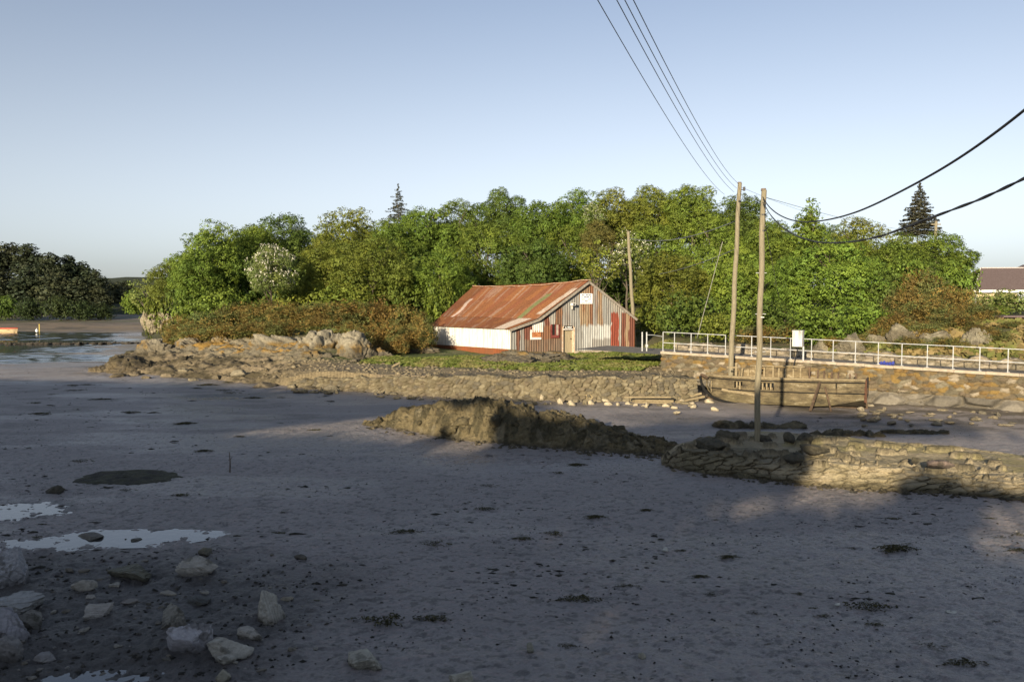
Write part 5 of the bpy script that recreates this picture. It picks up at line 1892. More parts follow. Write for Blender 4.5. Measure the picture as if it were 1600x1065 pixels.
def outcrop(name, lumps, label, cat, seed, colf=tide, rough=.16, **kw):
    Vs, Fs, n = [], [], 0
    for i, (px, yt, yb, w, Y) in enumerate(lumps):
        a, b = P(px, yb, Y), P(px, yt, Y)
        ww = w * Y / F * .56; h = b[2] - a[2]
        V, Fc = rock_shape(seed + i * 7, (ww, ww * .75, h * 1.0), 6 if w > 55 else 5, 8, rough, .10, 1.8)
        ang = random.uniform(-.5, .5)
        V = rotz(V, ang) + np.array([a[0], a[1], a[2] + h * .05])
        V = V + np.array([1, 1, .8]) * (.42 * (np.stack([fbm3(V / 1.2 + 3, 4, seed, .5), fbm3(V / 1.2 + 9, 4, seed + 1, .5), fbm3(V / 1.2, 4, seed + 2, .5)], -1) - .5))
        Vs.append(V); Fs.append(Fc + n); n += len(V)
    V = np.vstack(Vs)
    org = np.array([V[:, 0].mean(), V[:, 1].mean(), V[:, 2].min()])
    o = link(name, np_mesh(name, V - org, np.vstack(Fs), colf(V, seed)), M_ROCK, None, tuple(org))
    return tag(o, label, cat)


outcrop('rock_outcrop', [(190, 556, 584, 90, 55), (240, 533, 570, 96, 58.5), (300, 529, 562, 90, 59), (352, 524, 558, 86, 59.5), (270, 553, 588, 110, 55.5), (335, 550, 587, 96, 55.5), (215, 562, 589, 100, 54), (165, 570, 586, 70, 55), (395, 540, 588, 80, 55.5), (310, 566, 594, 90, 52.5), (370, 566, 597, 100, 51.5)],
        'long brown rock ledge running into the mud at the left end of the headland', 'rock', 210)
outcrop('rock_outcrop', [(445, 515, 566, 150, 57), (510, 509, 572, 140, 56), (558, 522, 588, 110, 53.5), (480, 548, 600, 130, 52.5), (548, 556, 602, 100, 50), (425, 540, 590, 90, 56), (440, 572, 606, 100, 50), (515, 575, 608, 110, 48.5), (590, 548, 580, 60, 54)],
        'large pale rock outcrop with orange lichen below the gorse', 'rock', 310)
outcrop('rock_outcrop', [(612, 529, 556, 80, 60), (650, 534, 556, 70, 60), (583, 535, 560, 60, 59)], 'grey rock slope under the gorse between the pale outcrop and the shed', 'rock', 340)
outcrop('rock_outcrop', [(775, 553, 572, 110, 50), (828, 544, 568, 120, 51), (872, 550, 566, 100, 52), (805, 556, 576, 100, 48.5), (850, 556, 574, 80, 49.5)], 'small lichen spotted rock mound on the grass in front of the shed', 'rock', 360)
outcrop('pale_cliff', [(226, 486, 503, 17, 100), (238, 483, 503, 19, 100), (251, 485, 503, 19, 100), (264, 487, 503, 18, 100)], 'pale rock face at the water behind the gorse on the left', 'rock', 380, lambda V, s: np.tile([.30, .26, .18], (len(V), 1)) * (.6 + .8 * fbm3(V / .8, 4, s))[:, None])
outcrop('rock_outcrop', [(1370, 512, 552, 60, 48), (1330, 522, 556, 76, 47), (1462, 510, 552, 90, 46), (1415, 500, 550, 64, 47), (1525, 515, 552, 60, 45), (1290, 528, 556, 60, 48)], 'grey lichen rock face behind the right half of the railing', 'rock', 390,
        lambda V, s: mixc(np.tile([.15, .13, .09], (len(V), 1)), np.array([.25, .225, .16]), sstep(.4, .6, fbm3(V / .9, 4, s))))


def one_rock(name, px, yb, w, h, label, seed, col=(.33, .31, .27), z0=0.0, group=None, sub=4, mat=None, facets=9, rough=.11, strata=.07, depth=.75, cat='rock', yaw=None, sink=.30, hk=.62):
    a = G(px, yb, z0)
    k = a[1] / F
    hk = hk + .26 * float(sstep(.6, 1.0, np.array(h / w)))
    ww, hh = w * k * .60, max(h * k * hk, .01)
    V, Fc = rock_shape(seed, (ww, ww * depth, hh * .9), sub, facets, rough, strata, 1.7)
    V = rotz(V, yaw if yaw is not None else (seed * 1.7) % 1.2 - .6)
    V[:, 2] += hh * (.9 - sink * 2) * .55
    rng = np.random.default_rng(seed)
    c = np.tile(np.array(col), (len(V), 1)) * (.8 + .4 * fbm3(V / (ww * .4) + seed, 4, seed))[:, None]
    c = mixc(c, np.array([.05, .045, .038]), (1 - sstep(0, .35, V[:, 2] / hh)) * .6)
    c = mixc(c, np.array([.055, .05, .035]), sstep(.60, .68, fbm3(V / (ww * .5) + 4, 4, seed + 5)) * .55)
    cy = a[1] + ww * depth * .55
    o = link(name, np_mesh(name, V, Fc, c), mat or M_STONE, None, (a[0], cy, a[2]))
    if name != 'pebble':
        tag(o, label, cat, group)
    return o


FR = [
    (18, 914, 62, 62, 'big smooth grey rock cut by the left edge, highest of its pile', (.30, .30, .31)), (14, 962, 84, 50, 'long wedge shaped rock at the left edge under the big smooth grey one', (.27, .27, .26)),
    (40, 982, 50, 42, 'dark brown rock leaning on the wedge shaped rock at the left edge', (.15, .14, .12)), (8, 1000, 60, 58, 'grey cracked rock at the left edge below the wedge shaped one', (.28, .27, .28)), (6, 1032, 44, 40, 'low rock at the left edge, lowest of its pile', (.20, .19, .18)),
    (127, 924, 40, 24, 'small ridged rock left of the weedy dark slab', (.26, .24, .20)), (149, 965, 52, 32, 'sharp edged block lying alone on the dark gravel', (.32, .30, .27)), (198, 905, 74, 34, 'dark weed covered slab pointing at the long puddle', (.12, .115, .085)),
    (175, 919, 26, 15, 'small pale stone touching the weed covered slab', (.27, .25, .21)), (307, 897, 64, 36, 'flat pale slab lying alone on the mud right of the long puddle', (.31, .29, .25)), (316, 866, 32, 18, 'small dark weedy stone just behind the flat pale slab', (.13, .12, .09)),
    (266, 978, 50, 50, 'leaning slab behind the biggest pale boulder', (.22, .21, .18)), (292, 1020, 70, 74, 'biggest pale boulder with a sharp sloping ridge', (.35, .34, .35)), (358, 1031, 84, 48, 'craggy broken rock right of the biggest pale boulder', (.33, .31, .26)),
    (349, 1037, 36, 24, 'small pale stone in front of the craggy broken rock', (.34, .32, .27)), (414, 970, 68, 60, 'large layered pale boulder right of the others', (.35, .33, .28)), (387, 996, 40, 28, 'rounded stone with a pale top between two pale boulders', (.31, .29, .25)),
    (312, 944, 38, 18, 'dark oval stone lying between the flat slab and the pale boulders', (.07, .07, .065)), (446, 939, 20, 13, 'small tan stone right of the large layered boulder', (.28, .25, .19)), (560, 1045, 76, 44, 'isolated pale angular rock near the bottom edge', (.34, .32, .26)),
    (722, 1078, 54, 46, 'pale cragged rock cut by the bottom edge', (.33, .31, .25)), (347, 1066, 30, 26, 'squarish stone cut by the bottom edge below the craggy rock', (.27, .25, .19)), (62, 1034, 42, 16, 'flat grey stone in the dark gravel near the left edge', (.22, .21, .2)),
    (81, 770, 40, 17, 'lone dark weedy lump between the left puddle and the weed mat', (.07, .062, .045)), (138, 844, 48, 12, 'flat dark slate lying across the long puddle', (.13, .12, .10)), (208, 846, 20, 10, 'small dark stone in the long puddle', (.09, .085, .07)),
    (204, 944, 34, 14, 'small triangular stone between the sharp edged block and the leaning slab', (.20, .18, .16)), (140, 934, 20, 10, 'tiny pale stone behind the sharp edged block', (.28, .26, .23)), (262, 930, 26, 9, 'thin flat stone behind the leaning slab', (.24, .22, .18)),
    (828, 1019, 16, 16, 'small upright pale stone with weed beside it on the open mud', (.26, .25, .2)), (1004, 1029, 18, 12, 'small pale stone on weed near the bottom centre', (.30, .28, .22)), (1041, 861, 11, 9, 'tiny whitish stone alone on the open mud', (.5, .48, .44)), (1488, 958, 17, 8, 'flat whitish stone on the mud at the right', (.48, .47, .42)), (1310, 946, 9, 7, 'tiny white stone at the left tip of a long weed clump', (.5, .48, .44)),
]
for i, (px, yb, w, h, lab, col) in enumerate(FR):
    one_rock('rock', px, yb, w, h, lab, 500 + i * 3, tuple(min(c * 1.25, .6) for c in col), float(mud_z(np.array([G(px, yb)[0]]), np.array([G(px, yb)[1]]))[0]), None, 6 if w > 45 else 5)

rr_ = random.Random(77)
for i in range(60):
    px = rr_.uniform(-10, 500); py = rr_.uniform(862, 1062)
    if px > 330 and rr_.random() < .5:
        continue
    w = rr_.uniform(7, 20)
    one_rock('stone', px, py, w, w * rr_.uniform(.3, .6), 'small stone half sunk in the dark gravel at the lower left', 1500 + i, rr_.choice([(.20, .18, .15), (.12, .11, .09), (.28, .26, .22), (.16, .14, .11)]), float(mud_z(G(px, py)[0:1], G(px, py)[1:2])[0]), 'small stones in the gravel at the lower left', 3, None, 7, .14, .08)

# boulders of the shore below the gorse and at the wall's foot
for i, (px, yb, w, h) in enumerate([(376, 588, 30, 18), (225, 592, 18, 9), (262, 590, 24, 12), (300, 596, 22, 12), (336, 592, 14, 9), (420, 600, 20, 10), (455, 607, 26, 12), (482, 610, 22, 10), (412, 606, 40, 14), (520, 612, 30, 14), (555, 613, 26, 14), (588, 614, 24, 12), (500, 604, 30, 16), (575, 600, 30, 18), (620, 580, 34, 18), (655, 582, 30, 14), (680, 584, 26, 11), (760, 582, 28, 10), (700, 587, 22, 10), (536, 600, 24, 14), (640, 605, 20, 9), (610, 618, 22, 8), (180, 590, 30, 9), (206, 588, 22, 12), (285, 582, 20, 14), (320, 575, 24, 15)]):
    z0 = max(0.0, float(land_z(G(px, yb)[0:1], G(px, yb)[1:2], False)[0])) if yb < 600 else 0.0
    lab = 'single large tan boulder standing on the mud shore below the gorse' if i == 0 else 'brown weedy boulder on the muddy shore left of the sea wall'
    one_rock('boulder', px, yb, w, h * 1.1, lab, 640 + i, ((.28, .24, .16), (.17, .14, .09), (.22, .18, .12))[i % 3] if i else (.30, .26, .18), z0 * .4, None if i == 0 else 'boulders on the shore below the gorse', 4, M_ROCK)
PALES = [(846, 627, 10, 12), (876, 632, 11, 9), (893, 634, 14, 8), (925, 633, 12, 8), (951, 634, 14, 7), (966, 635, 10, 6), (983, 633, 12, 6), (993, 635, 12, 6), (1010, 638, 8, 8), (1004, 636, 9, 5), (1030, 628, 14, 6), (1041, 636, 12, 6), (1055, 639, 14, 6), (1057, 646, 14, 6), (1080, 632, 12, 6), (1085, 638, 14, 7), (1110, 630, 16, 8), (1118, 642, 14, 8), (947, 628, 16, 7), (1066, 630, 10, 6), (798, 625, 12, 9), (705, 633, 14, 6)]
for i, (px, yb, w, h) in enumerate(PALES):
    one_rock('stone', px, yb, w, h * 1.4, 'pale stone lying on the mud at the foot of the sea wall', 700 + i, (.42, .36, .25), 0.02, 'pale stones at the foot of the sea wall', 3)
for i in range(60):
    px = random.uniform(1340, 1640); yb = random.uniform(634, 668)
    one_rock('stone', px, yb, random.uniform(7, 22), random.uniform(4, 10), 'rough stone on the muddy foreshore below the causeway wall', 760 + i, random.choice([(.25, .21, .14), (.30, .25, .17), (.17, .15, .11), (.36, .31, .22)]), 0.03, 'stones below the causeway wall', 3, M_ROCK)
for i in range(60):
    px = random.uniform(430, 1090); yb = np.interp(px, [430, 560, 700, 1090], [606, 614, 625, 631]) + random.uniform(-1, 6)
    one_rock('stone', px, yb, random.uniform(6, 18), random.uniform(5, 11), 'tumbled brown stone at the foot of the sea wall', 840 + i, random.choice([(.25, .21, .13), (.20, .17, .11), (.30, .25, .16)]), 0.02, 'tumbled stones at the foot of the sea wall', 3, M_ROCK)

# ------------------------------------------------------------------ weedy rock ridge across the mud
fx_ = [560, 600, 640, 690, 740, 800, 860, 920, 980, 1040, 1075]
fyb = [664, 668, 674, 684, 690, 695, 699, 704, 709, 714, 716]
fyt = [662, 652, 640, 629, 624, 632, 642, 658, 678, 697, 711]
ns_, ntt = 620, 190
pxs_ = np.linspace(560, 1075, ns_)
Vr = []
Wd = np.interp(pxs_, [560, 640, 740, 900, 1075], [.5, 2.2, 3.4, 3.6, 2.6])
tt = np.linspace(0, 1, ntt)
base_ = np.array([G(x, np.interp(x, fx_, fyb)) for x in pxs_])
zpk = np.array([P(x, np.interp(x, fx_, fyt), base_[i, 1] + Wd[i] * .42)[2] for i, x in enumerate(pxs_)])
X = base_[:, 0][None, :] + (base_[:, 0] / base_[:, 1] * Wd)[None, :] * tt[:, None]
Yv = base_[:, 1][None, :] + Wd[None, :] * tt[:, None]
sh = np.where(tt < .42, np.sin(np.clip(tt / .42, 0, 1) * math.pi / 2) ** .8, np.cos(np.clip((tt - .42) / .58, 0, 1) * math.pi / 2) ** .7)[:, None]
big = fbm2(X / 1.0, Yv / 1.3, 3, 201) - .5
lump = np.abs(fbm2(X / .55, Yv / .55, 4, 202) - .5)
fine = fbm2(X / .14, Yv / .14, 3, 203) - .5
f1, f2, cid = worley2(X / .42 + big, Yv / .5, 205)
Z = zpk[None, :] * sh * (1 + .55 * big) + np.minimum(sh * 2, 1) * (.30 * (.16 - lump) * 2 + .20 * fine + .10 * (fbm2(X / .06, Yv / .06, 2, 210) - .5) + .16 * sstep(.02, .3, f2 - f1) * (cid - .3)) - .05
X2 = X + .10 * (fbm2(X / .3, Yv / .3, 3, 206) - .5)
Yv2 = Yv + .22 * (fbm2(X / .22, Z / .15 + Yv / .3, 4, 207, .6) - .5)
C = np.ones(Z.shape + (3,)) * np.array([.215, .175, .095])
C = mixc(C, np.array([.10, .085, .045]), sstep(.42, .62, fbm2(X / .4, Yv / .4, 4, 208)))
C = mixc(C, np.array([.30, .26, .17]), sstep(.60, .70, fbm2(X / .5, Yv / .5, 4, 209)) * .6)
C = mixc(C, np.array([.10, .085, .06]), (1 - sstep(.0, .18, Z)) * .7)
org = np.array([0.5, 29, 0])
Vs, Fs, Cs, nn_ = [np.stack([X2, Yv2, Z * .93], -1).reshape(-1, 3)], [], [C.reshape(-1, 3)], X2.size
q4 = grid_faces(ntt, ns_)
Fs.append(np.vstack([q4[:, :3], q4[:, [0, 2, 3]]]))
rl = random.Random(44)
rg_ = random.Random(45)
for i in range(120):
    x = rl.uniform(575, 1060)
    t = rl.uniform(.08, .8)
    j = int((x - 560) / 515 * (ns_ - 1)); ti = int(t * (ntt - 1))
    zc__ = Z[ti, j] * .84 - .03
    r_ = rl.uniform(.14, .42) * min(1, .35 + zpk[j])
    V, Fc = rock_shape(1200 + i, (r_ * rl.uniform(.9, 1.6), r_ * rl.uniform(.7, 1.1), r_ * rl.uniform(.55, .95)), 4, 6, .16, .10, 2.2)
    V = rotz(V, rl.uniform(0, 3)) + np.array([X2[ti, j], Yv2[ti, j], zc__])
    V = V + .16 * (np.stack([fbm3(V / .28 + 3, 4, 61, .6), fbm3(V / .28 + 9, 4, 62, .6), fbm3(V / .28, 4, 63, .6)], -1) - .5)
    c_ = mixc(np.tile([.20, .165, .09], (len(V), 1)), np.array([.095, .08, .045]), sstep(.4, .6, fbm3(V / .2, 4, 64)))
    Vs.append(V); Fs.append(Fc + nn_); Cs.append(c_); nn_ += len(V)
ridge_o = link('rock_ridge', np_mesh('rock_ridge', np.vstack(Vs) - org, np.vstack(Fs), np.vstack(Cs)), M_WEED, None, tuple(org))
tag(ridge_o, 'long seaweed covered rock ridge rising from the middle of the mud', 'rock')

jx, jy = [], []
for i in range(520):
    x = rg_.uniform(570, 1080) if i < 260 else rg_.uniform(1040, 1720)
    yb = np.interp(x, fx_, fyb) if i < 260 else np.interp(x, [1035, 1060, 1100, 1150, 1200, 1300, 1400, 1500, 1600, 1720], [724, 731, 739, 745, 750, 760, 766, 773, 780, 790])
    p = G(x, yb + abs(rg_.gauss(0, 3.0)) - 1.0)
    jx.append(p[0]); jy.append(p[1])
jx, jy = np.array(jx), np.array(jy)
FOOT = (jx, jy)

# ------------------------------------------------------------------ flat topped breakwater on the right
bxp = [1035, 1060, 1100, 1150, 1200, 1300, 1400, 1500, 1600, 1720, 2150]
byb = [724, 731, 739, 745, 750, 760, 766, 773, 780, 790, 830]
byf = [722, 705, 710, 716, 722, 728, 738, 748, 756, 765, 800]
byk = [716, 694, 684, 676, 673, 680, 690, 697, 710, 724, 760]
ns_ = 1000
pxs_ = np.linspace(1035, 2150, ns_)
nf_, ntp, nb_ = 40, 90, 14
rowsX, rowsY, rowsZ, rowsT = [], [], [], []
bs = np.array([G(x, np.interp(x, bxp, byb)) for x in pxs_])
yf = bs[:, 1] + np.interp(pxs_, [1035, 1150, 1720], [.2, .55, .5])
zf = np.array([P(x, np.interp(x, bxp, byf), yf[i])[2] for i, x in enumerate(pxs_)])
zk = zf + np.interp(pxs_, [1035, 1100, 1720], [0, .10, .16])
yk = np.array([G(x, np.interp(x, bxp, byk), zk[i])[1] for i, x in enumerate(pxs_)])
yk = np.maximum(yk, yf + .3)
kx = (pxs_ - PW / 2) / F
for i in range(nf_):
    t = i / (nf_ - 1)
    y = bs[:, 1] + (yf - bs[:, 1]) * t ** 1.3
    rowsX.append(kx * y); rowsY.append(y); rowsZ.append(-.12 + (zf + .12) * t ** .75); rowsT.append(np.full(ns_, t))
for i in range(1, ntp):
    t = i / (ntp - 1)
    y = yf + (yk - yf) * t
    rowsX.append(kx * y); rowsY.append(y); rowsZ.append(zf + (zk - zf) * t); rowsT.append(np.full(ns_, 1 + t))
for i in range(1, nb_):
    t = i / (nb_ - 1)
    y = yk + 1.1 * t
    rowsX.append(kx * y); rowsY.append(y); rowsZ.append(zk * (1 - t ** 1.4) - .12 * t); rowsT.append(np.full(ns_, 2 + t))
X, Y, Z, T = map(np.array, (rowsX, rowsY, rowsZ, rowsT))
wob = fbm2(X / .5, (Y + Z * 2) / .5, 3, 221) - .5
f1, f2, cid = worley2(X / .5 + 1.8 * wob, Z / .17 + Y / .5 + 1.3 * wob, 222)
e = f2 - f1
face = np.where(T < 1, sstep(.02, .2, T), 1 - sstep(1.0, 1.45, T))
face = np.clip(face, .0, 1)
crack = sstep(.0, .16, e)
rel = face * (.13 * (crack - .6) + .12 * (cid - .5)) + (.07 + .07 * face) * (fbm2(X / .3, Y / .25 + Z / .16, 5, 223, .6) - .5)
nrmz = np.where(T < 1, .45, 1.0)
topst = (T >= 1) * (sstep(.60, .72, fbm2(X / .5, Y / .35, 4, 224)) * .16 * (1 - sstep(1.8, 2, T)))
Z2 = Z + rel * nrmz * .8 + topst + .12 * (fbm2(X / 1.6, Y / 1.2, 3, 225) - .5) * np.clip(T, 0, 1) * (T < 2)
Y2_ = Y - rel * (T < 1.2) * .9
C = mixc(np.ones(Z.shape + (3,)) * np.array([.43, .36, .235]), np.array([.33, .28, .175]), sstep(.4, .6, fbm2(X / .9, Y / .6, 4, 226)))
C = mixc(C, np.array([.29, .26, .10]), sstep(.52, .62, fbm2(X / 1.3, Y / .8, 4, 227)) * (T > 1.3) * .5)
weed = (1 - sstep(.18, .45, T + .35 * (fbm2(X / .5, Z / .3, 4, 228) - .5)))
C = mixc(C, np.array([.085, .072, .04]), weed * .85)
C = mixc(C, np.array([.045, .04, .03]), face * (1 - sstep(.01, .06, e)) * .8)
leftd = 1 - sstep(1150, 1290, np.tile(pxs_, (len(T), 1)) + 60 * wob)
C = mixc(C, np.array([.13, .115, .07]), leftd * (T < 1.4) * .6)
C = mixc(C, np.array([.07, .06, .04]), (topst > .05) * .6)
org = np.array([11, 22, 0])
bw = link('breakwater', np_mesh('breakwater', np.stack([X, Y2_, Z2], -1).reshape(-1, 3) - org, grid_faces(len(T), ns_), C.reshape(-1, 3), True), M_ROCK, None, tuple(org))
tag(bw, 'low flat topped stone breakwater with cracked blocks on the right', 'breakwater')
DK = (.14, .125, .085)
for i, (px, yb, w, h, z0, lab) in enumerate([(1082, 712, 52, 24, .25, 'slanting flat slab at the left tip of the breakwater'), (1118, 703, 60, 22, .45, 'dark weedy rock behind the slanting slab of the breakwater'), (1140, 690, 44, 24, .5, 'dark rock at the far left top of the breakwater near the pole'), (1198, 686, 30, 12, .55, 'flat dark rock just right of the pole foot on the breakwater'), (1234, 688, 22, 14, .6, 'blocky dark rock at the back of the breakwater right of the pole'), (1258, 690, 26, 16, .6, 'dark pointed rock at the back of the breakwater, rightmost of three by the pole'),
                                              (1280, 708, 60, 16, .65, 'thin dark slab across the breakwater just left of the sunlit patch'), (1433, 722, 16, 10, .7, 'small dark stone on the shaded top of the breakwater'), (1470, 728, 44, 11, .7, 'pinkish flat slab on the breakwater top'), (1245, 720, 40, 14, .55, 'grey slab half buried in the breakwater below the pole')]):
    one_rock('rock', px, yb, w, h * 1.2, lab, 900 + i, (.26, .20, .17) if 'pink' in lab else DK, z0, None, 5, M_WEED, 9, .12, .08)
for lab, x0, x1, yb, yt, sd_ in (('low weed covered rock bar in the channel left of and behind the nearer pole', 1118, 1250, 668, 656, 231), ('low flat ledge in the channel right of the nearer pole', 1268, 1385, 682, 668, 241), ('thin line of dark stones in the shaded channel at the right', 1385, 1480, 678, 670, 251)):
    lumps = []
    for k in range(7):
        px = x0 + (x1 - x0) * (k + .5) / 7
        Yk = G(px, yb)[1]
        lumps.append((px, yt + random.uniform(-1, 3), yb + random.uniform(-2, 1), (x1 - x0) / 7 * 2.0, Yk + .3))
    outcrop('rock_bar', lumps, lab, 'rock', sd_, lambda V, s: mixc(np.tile([.17, .145, .09], (len(V), 1)), np.array([.08, .07, .045]), sstep(.42, .58, fbm3(V / .3, 4, s))), .2)

# line of dark stones across the creek
vw = outcrop('stone_weir', [(px, 534.2 + random.uniform(-.5, .5), 537, random.uniform(8, 16), 92 + random.uniform(-.6, .6)) for px in range(-60, 240, 7)], 'dark line of stones crossing the creek on the left', 'weir', 261, lambda V, s: np.tile([.06, .052, .042], (len(V), 1)), .2)

# ------------------------------------------------------------------ grass on the terrace
rg = np.random.default_rng(9)
n = 60000
gx = rg.uniform(-13, 12, n); gy = rg.uniform(43.5, 66, n)
gpx = PW / 2 + F * gx / gy
sdg = land_sd(gx, gy)
den = fbm2(gx / 1.6, gy / 1.6, 4, 301)
front = np.interp(gpx, [560, 640, 760, 900, 1000, 1100], [4.2, 4.6, 5.0, 4.0, 3.4, 2.4])
inshed = (((gx - SN[0]) * GN[0] + (gy - SN[1]) * GN[1]) < -.05) & (((gx - SN[0]) * SG[0] + (gy - SN[1]) * SG[1]) > -7.5)
ok = (gpx > 565) & (gpx < 1110) & (sdg + 2.2 * (den - .5) > front) & (den > .33) & ~inshed & ((((gx - WA[0]) * WNRM[0] + (gy - WA[1]) * WNRM[1]) > .1) | (((gx - WA[0]) * WDIR[0] + (gy - WA[1]) * WDIR[1]) < -1.5))
gx, gy, den = gx[ok], gy[ok], den[ok]
gz = land_z(gx, gy)
k = len(gx)
hgt = rg.uniform(.06, .17, k) * (.5 + 1.2 * den)
nn = np.stack([rg.normal(size=k) * .8, -np.ones(k) * .9 + rg.normal(size=k) * .4, rg.uniform(.2, 1.0, k)], -1)
tint = mixc(np.tile([.095, .118, .024], (k, 1)), np.array([.17, .15, .06]), sstep(.45, .75, fbm2(gx / .9, gy / .9, 4, 302)) * .8) * rg.uniform(.7, 1.2, (k, 1))
V, Fq, C = leaf_quads(np.stack([gx, gy, gz + hgt * .35], -1), nn, hgt * 2.0, tint, rg, .55)
tag(link('grass', np_mesh('grass', V, Fq, C), M_GRASS), kind='stuff', label='short rough green grass around the shed', cat='grass')
n = 26000
gx = rg.uniform(14, 46, n); gy = rg.uniform(30, 62, n)
sdg = land_sd(gx, gy)
den = fbm2(gx / 1.4, gy / 1.4, 4, 303)
ok = (sdg > 6.0) & (sdg < 22) & (den > .34) & (gx / gy > .40)
gx, gy, den = gx[ok], gy[ok], den[ok]
k = len(gx)
hgt = rg.uniform(.10, .30, k) * (.4 + 1.3 * den)
nn = np.stack([rg.normal(size=k) * .8, -np.ones(k) * .9 + rg.normal(size=k) * .4, rg.uniform(.2, 1.0, k)], -1)
tint = mixc(np.tile([.125, .135, .035], (k, 1)), np.array([.22, .165, .07]), sstep(.40, .62, fbm2(gx / .9, gy / .9, 4, 304))) * rg.uniform(.7, 1.2, (k, 1))
V, Fq, C = leaf_quads(np.stack([gx, gy, land_z(gx, gy) + hgt * .35], -1), nn, hgt * 2.0, tint, rg, .55)
tag(link('rough_grass', np_mesh('rough_grass', V, Fq, C), M_GRASS), kind='stuff', label='rough brown grass on the bank behind the railing', cat='grass')
# rubbish and stones over the shore above the wall
n = 2600
gx = rg.uniform(-16, 11, n); gy = rg.uniform(40.2, 52, n)
sdg = land_sd(gx, gy)
ok = (sdg > .3) & (sdg < 8)
gx, gy = gx[ok], gy[ok]
oct_v = np.array([[1, 0, 0], [-1, 0, 0], [0, 1, 0], [0, -1, 0], [0, 0, 1], [0, 0, -1]], float)
oct_f = np.array([[0, 2, 4], [2, 1, 4], [1, 3, 4], [3, 0, 4], [2, 0, 5], [1, 2, 5], [3, 1, 5], [0, 3, 5]])


def scatter(name, x, y, z, s, cols, mat, label, cat, flat=(.4, .8), sx=1.0):
    k = len(x)
    sc = s[:, None] * np.stack([rg.uniform(.7, 1.5, k), rg.uniform(.6, 1.2, k), rg.uniform(*flat, k)], -1)
    a = rg.uniform(0, 6.28, k)
    V = oct_v[None] * (1 + .35 * rg.normal(size=(k, 6, 1)).clip(-1, 1)) * sc[:, None, :]
    Vx = V[..., 0] * np.cos(a)[:, None] - V[..., 1] * np.sin(a)[:, None]
    Vy = V[..., 0] * np.sin(a)[:, None] + V[..., 1] * np.cos(a)[:, None]
    Vx = Vx * sx
    V = np.stack([Vx + x[:, None], Vy + y[:, None], V[..., 2] + z[:, None]], -1).reshape(-1, 3)
    Fc = (oct_f[None] + 6 * np.arange(k)[:, None, None]).reshape(-1, 3)
    o = link(name, np_mesh(name, V, Fc, np.repeat(cols, 6, 0)), mat)
    return tag(o, label, cat, None, 'stuff')


scatter('rubble', gx, gy, land_z(gx, gy), rg.uniform(.03, .17, len(gx)) ** 1.0, mixc(np.tile([.30, .25, .16], (len(gx), 1)), np.array([.18, .15, .10]), rg.uniform(0, 1, len(gx))), M_ROCK, 'loose stones strewn over the shore above the sea wall', 'rubble')
scatter('bank_rubble', FOOT[0], FOOT[1], mud_z(FOOT[0], FOOT[1]), rg.uniform(.03, .13, len(FOOT[0])), mixc(np.tile([.085, .072, .045], (len(FOOT[0]), 1)), np.array([.24, .20, .13]), rg.uniform(0, 1, len(FOOT[0])) ** 2), M_WEED, 'small weedy stones along the foot of the ridge and breakwater', 'rubble', (.4, .8))
n = 9000
yy_ = 9.6 * np.exp(rg.uniform(0, 1.55, n)); xx_ = rg.uniform(-.7, .7, n) * yy_
cl = fbm2(xx_ / 1.5, yy_ / 1.5, 4, 311)
ok = rg.uniform(0, 1, n) < sstep(.35, .65, cl) + gravel_w(xx_, yy_)
xx_, yy_ = xx_[ok], yy_[ok]
m = rg.uniform(0, 1, len(xx_))
cols = np.where((m < .10)[:, None], np.array([.34, .32, .29]), np.where((m < .7)[:, None], np.array([.045, .042, .035]), np.array([.11, .10, .085])))
scatter('pebbles', xx_, yy_, mud_z(xx_, yy_), rg.uniform(.008, .030, len(xx_)) * (1 + .8 * gravel_w(xx_, yy_)), cols, M_ROCK, 'small stones and shell bits scattered over the mud', 'pebbles')

n = 5500
yy_ = 13 * np.exp(rg.uniform(0, 1.55, n)); xx_ = rg.uniform(-.68, .68, n) * yy_
cl = fbm2(xx_ / 2.4, yy_ / 1.6, 4, 315)
ok = (rg.uniform(0, 1, n) < sstep(.50, .66, cl)) & (land_sd(xx_, yy_) < -.4)
xx_, yy_ = xx_[ok], yy_[ok]
scatter('weed_litter', xx_, yy_, mud_z(xx_, yy_), rg.uniform(.010, .055, len(xx_)) * rg.uniform(.4, 1.5, len(xx_)), np.tile([.045, .042, .032], (len(xx_), 1)) * rg.uniform(.6, 1.8, (len(xx_), 1)), M_ROCK, 'scraps of dark weed littering the open mud', 'weed', (.2, .5), 2.0)

# ------------------------------------------------------------------ seaweed clumps
WEED = []
for i in range(6):
    r_ = np.random.default_rng(320 + i)
    cs, ns = [], []
    for k in range((34, 20, 46, 16, 30, 12)[i]):
        p = np.array([r_.normal() * .17, r_.normal() * .16])
        ang = r_.normal() * .55 + (math.pi if r_.random() < .5 else 0)
        for q in range(int(r_.integers(6, 20))):
            ang += r_.normal() * .35
            p = p + .024 * np.array([math.cos(ang), math.sin(ang) * 1.1])
            cs.append([p[0], p[1], .03 + .10 * r_.random() * math.exp(-6 * (p @ p))]); ns.append([r_.normal() * .8, r_.normal() * .8, 1])
    cs = np.array(cs); k = len(cs)
    V, Fq, C = leaf_quads(cs, np.array(ns), r_.uniform(.04, .085, k), mixc(np.tile([.038, .036, .018], (k, 1)), np.array([.13, .12, .055]), r_.uniform(0, 1, k) ** 2), r_, .4)
    me = np_mesh('seaweed', V, Fq, C); me.materials.append(M_GRASS)
    WEED.append(me)


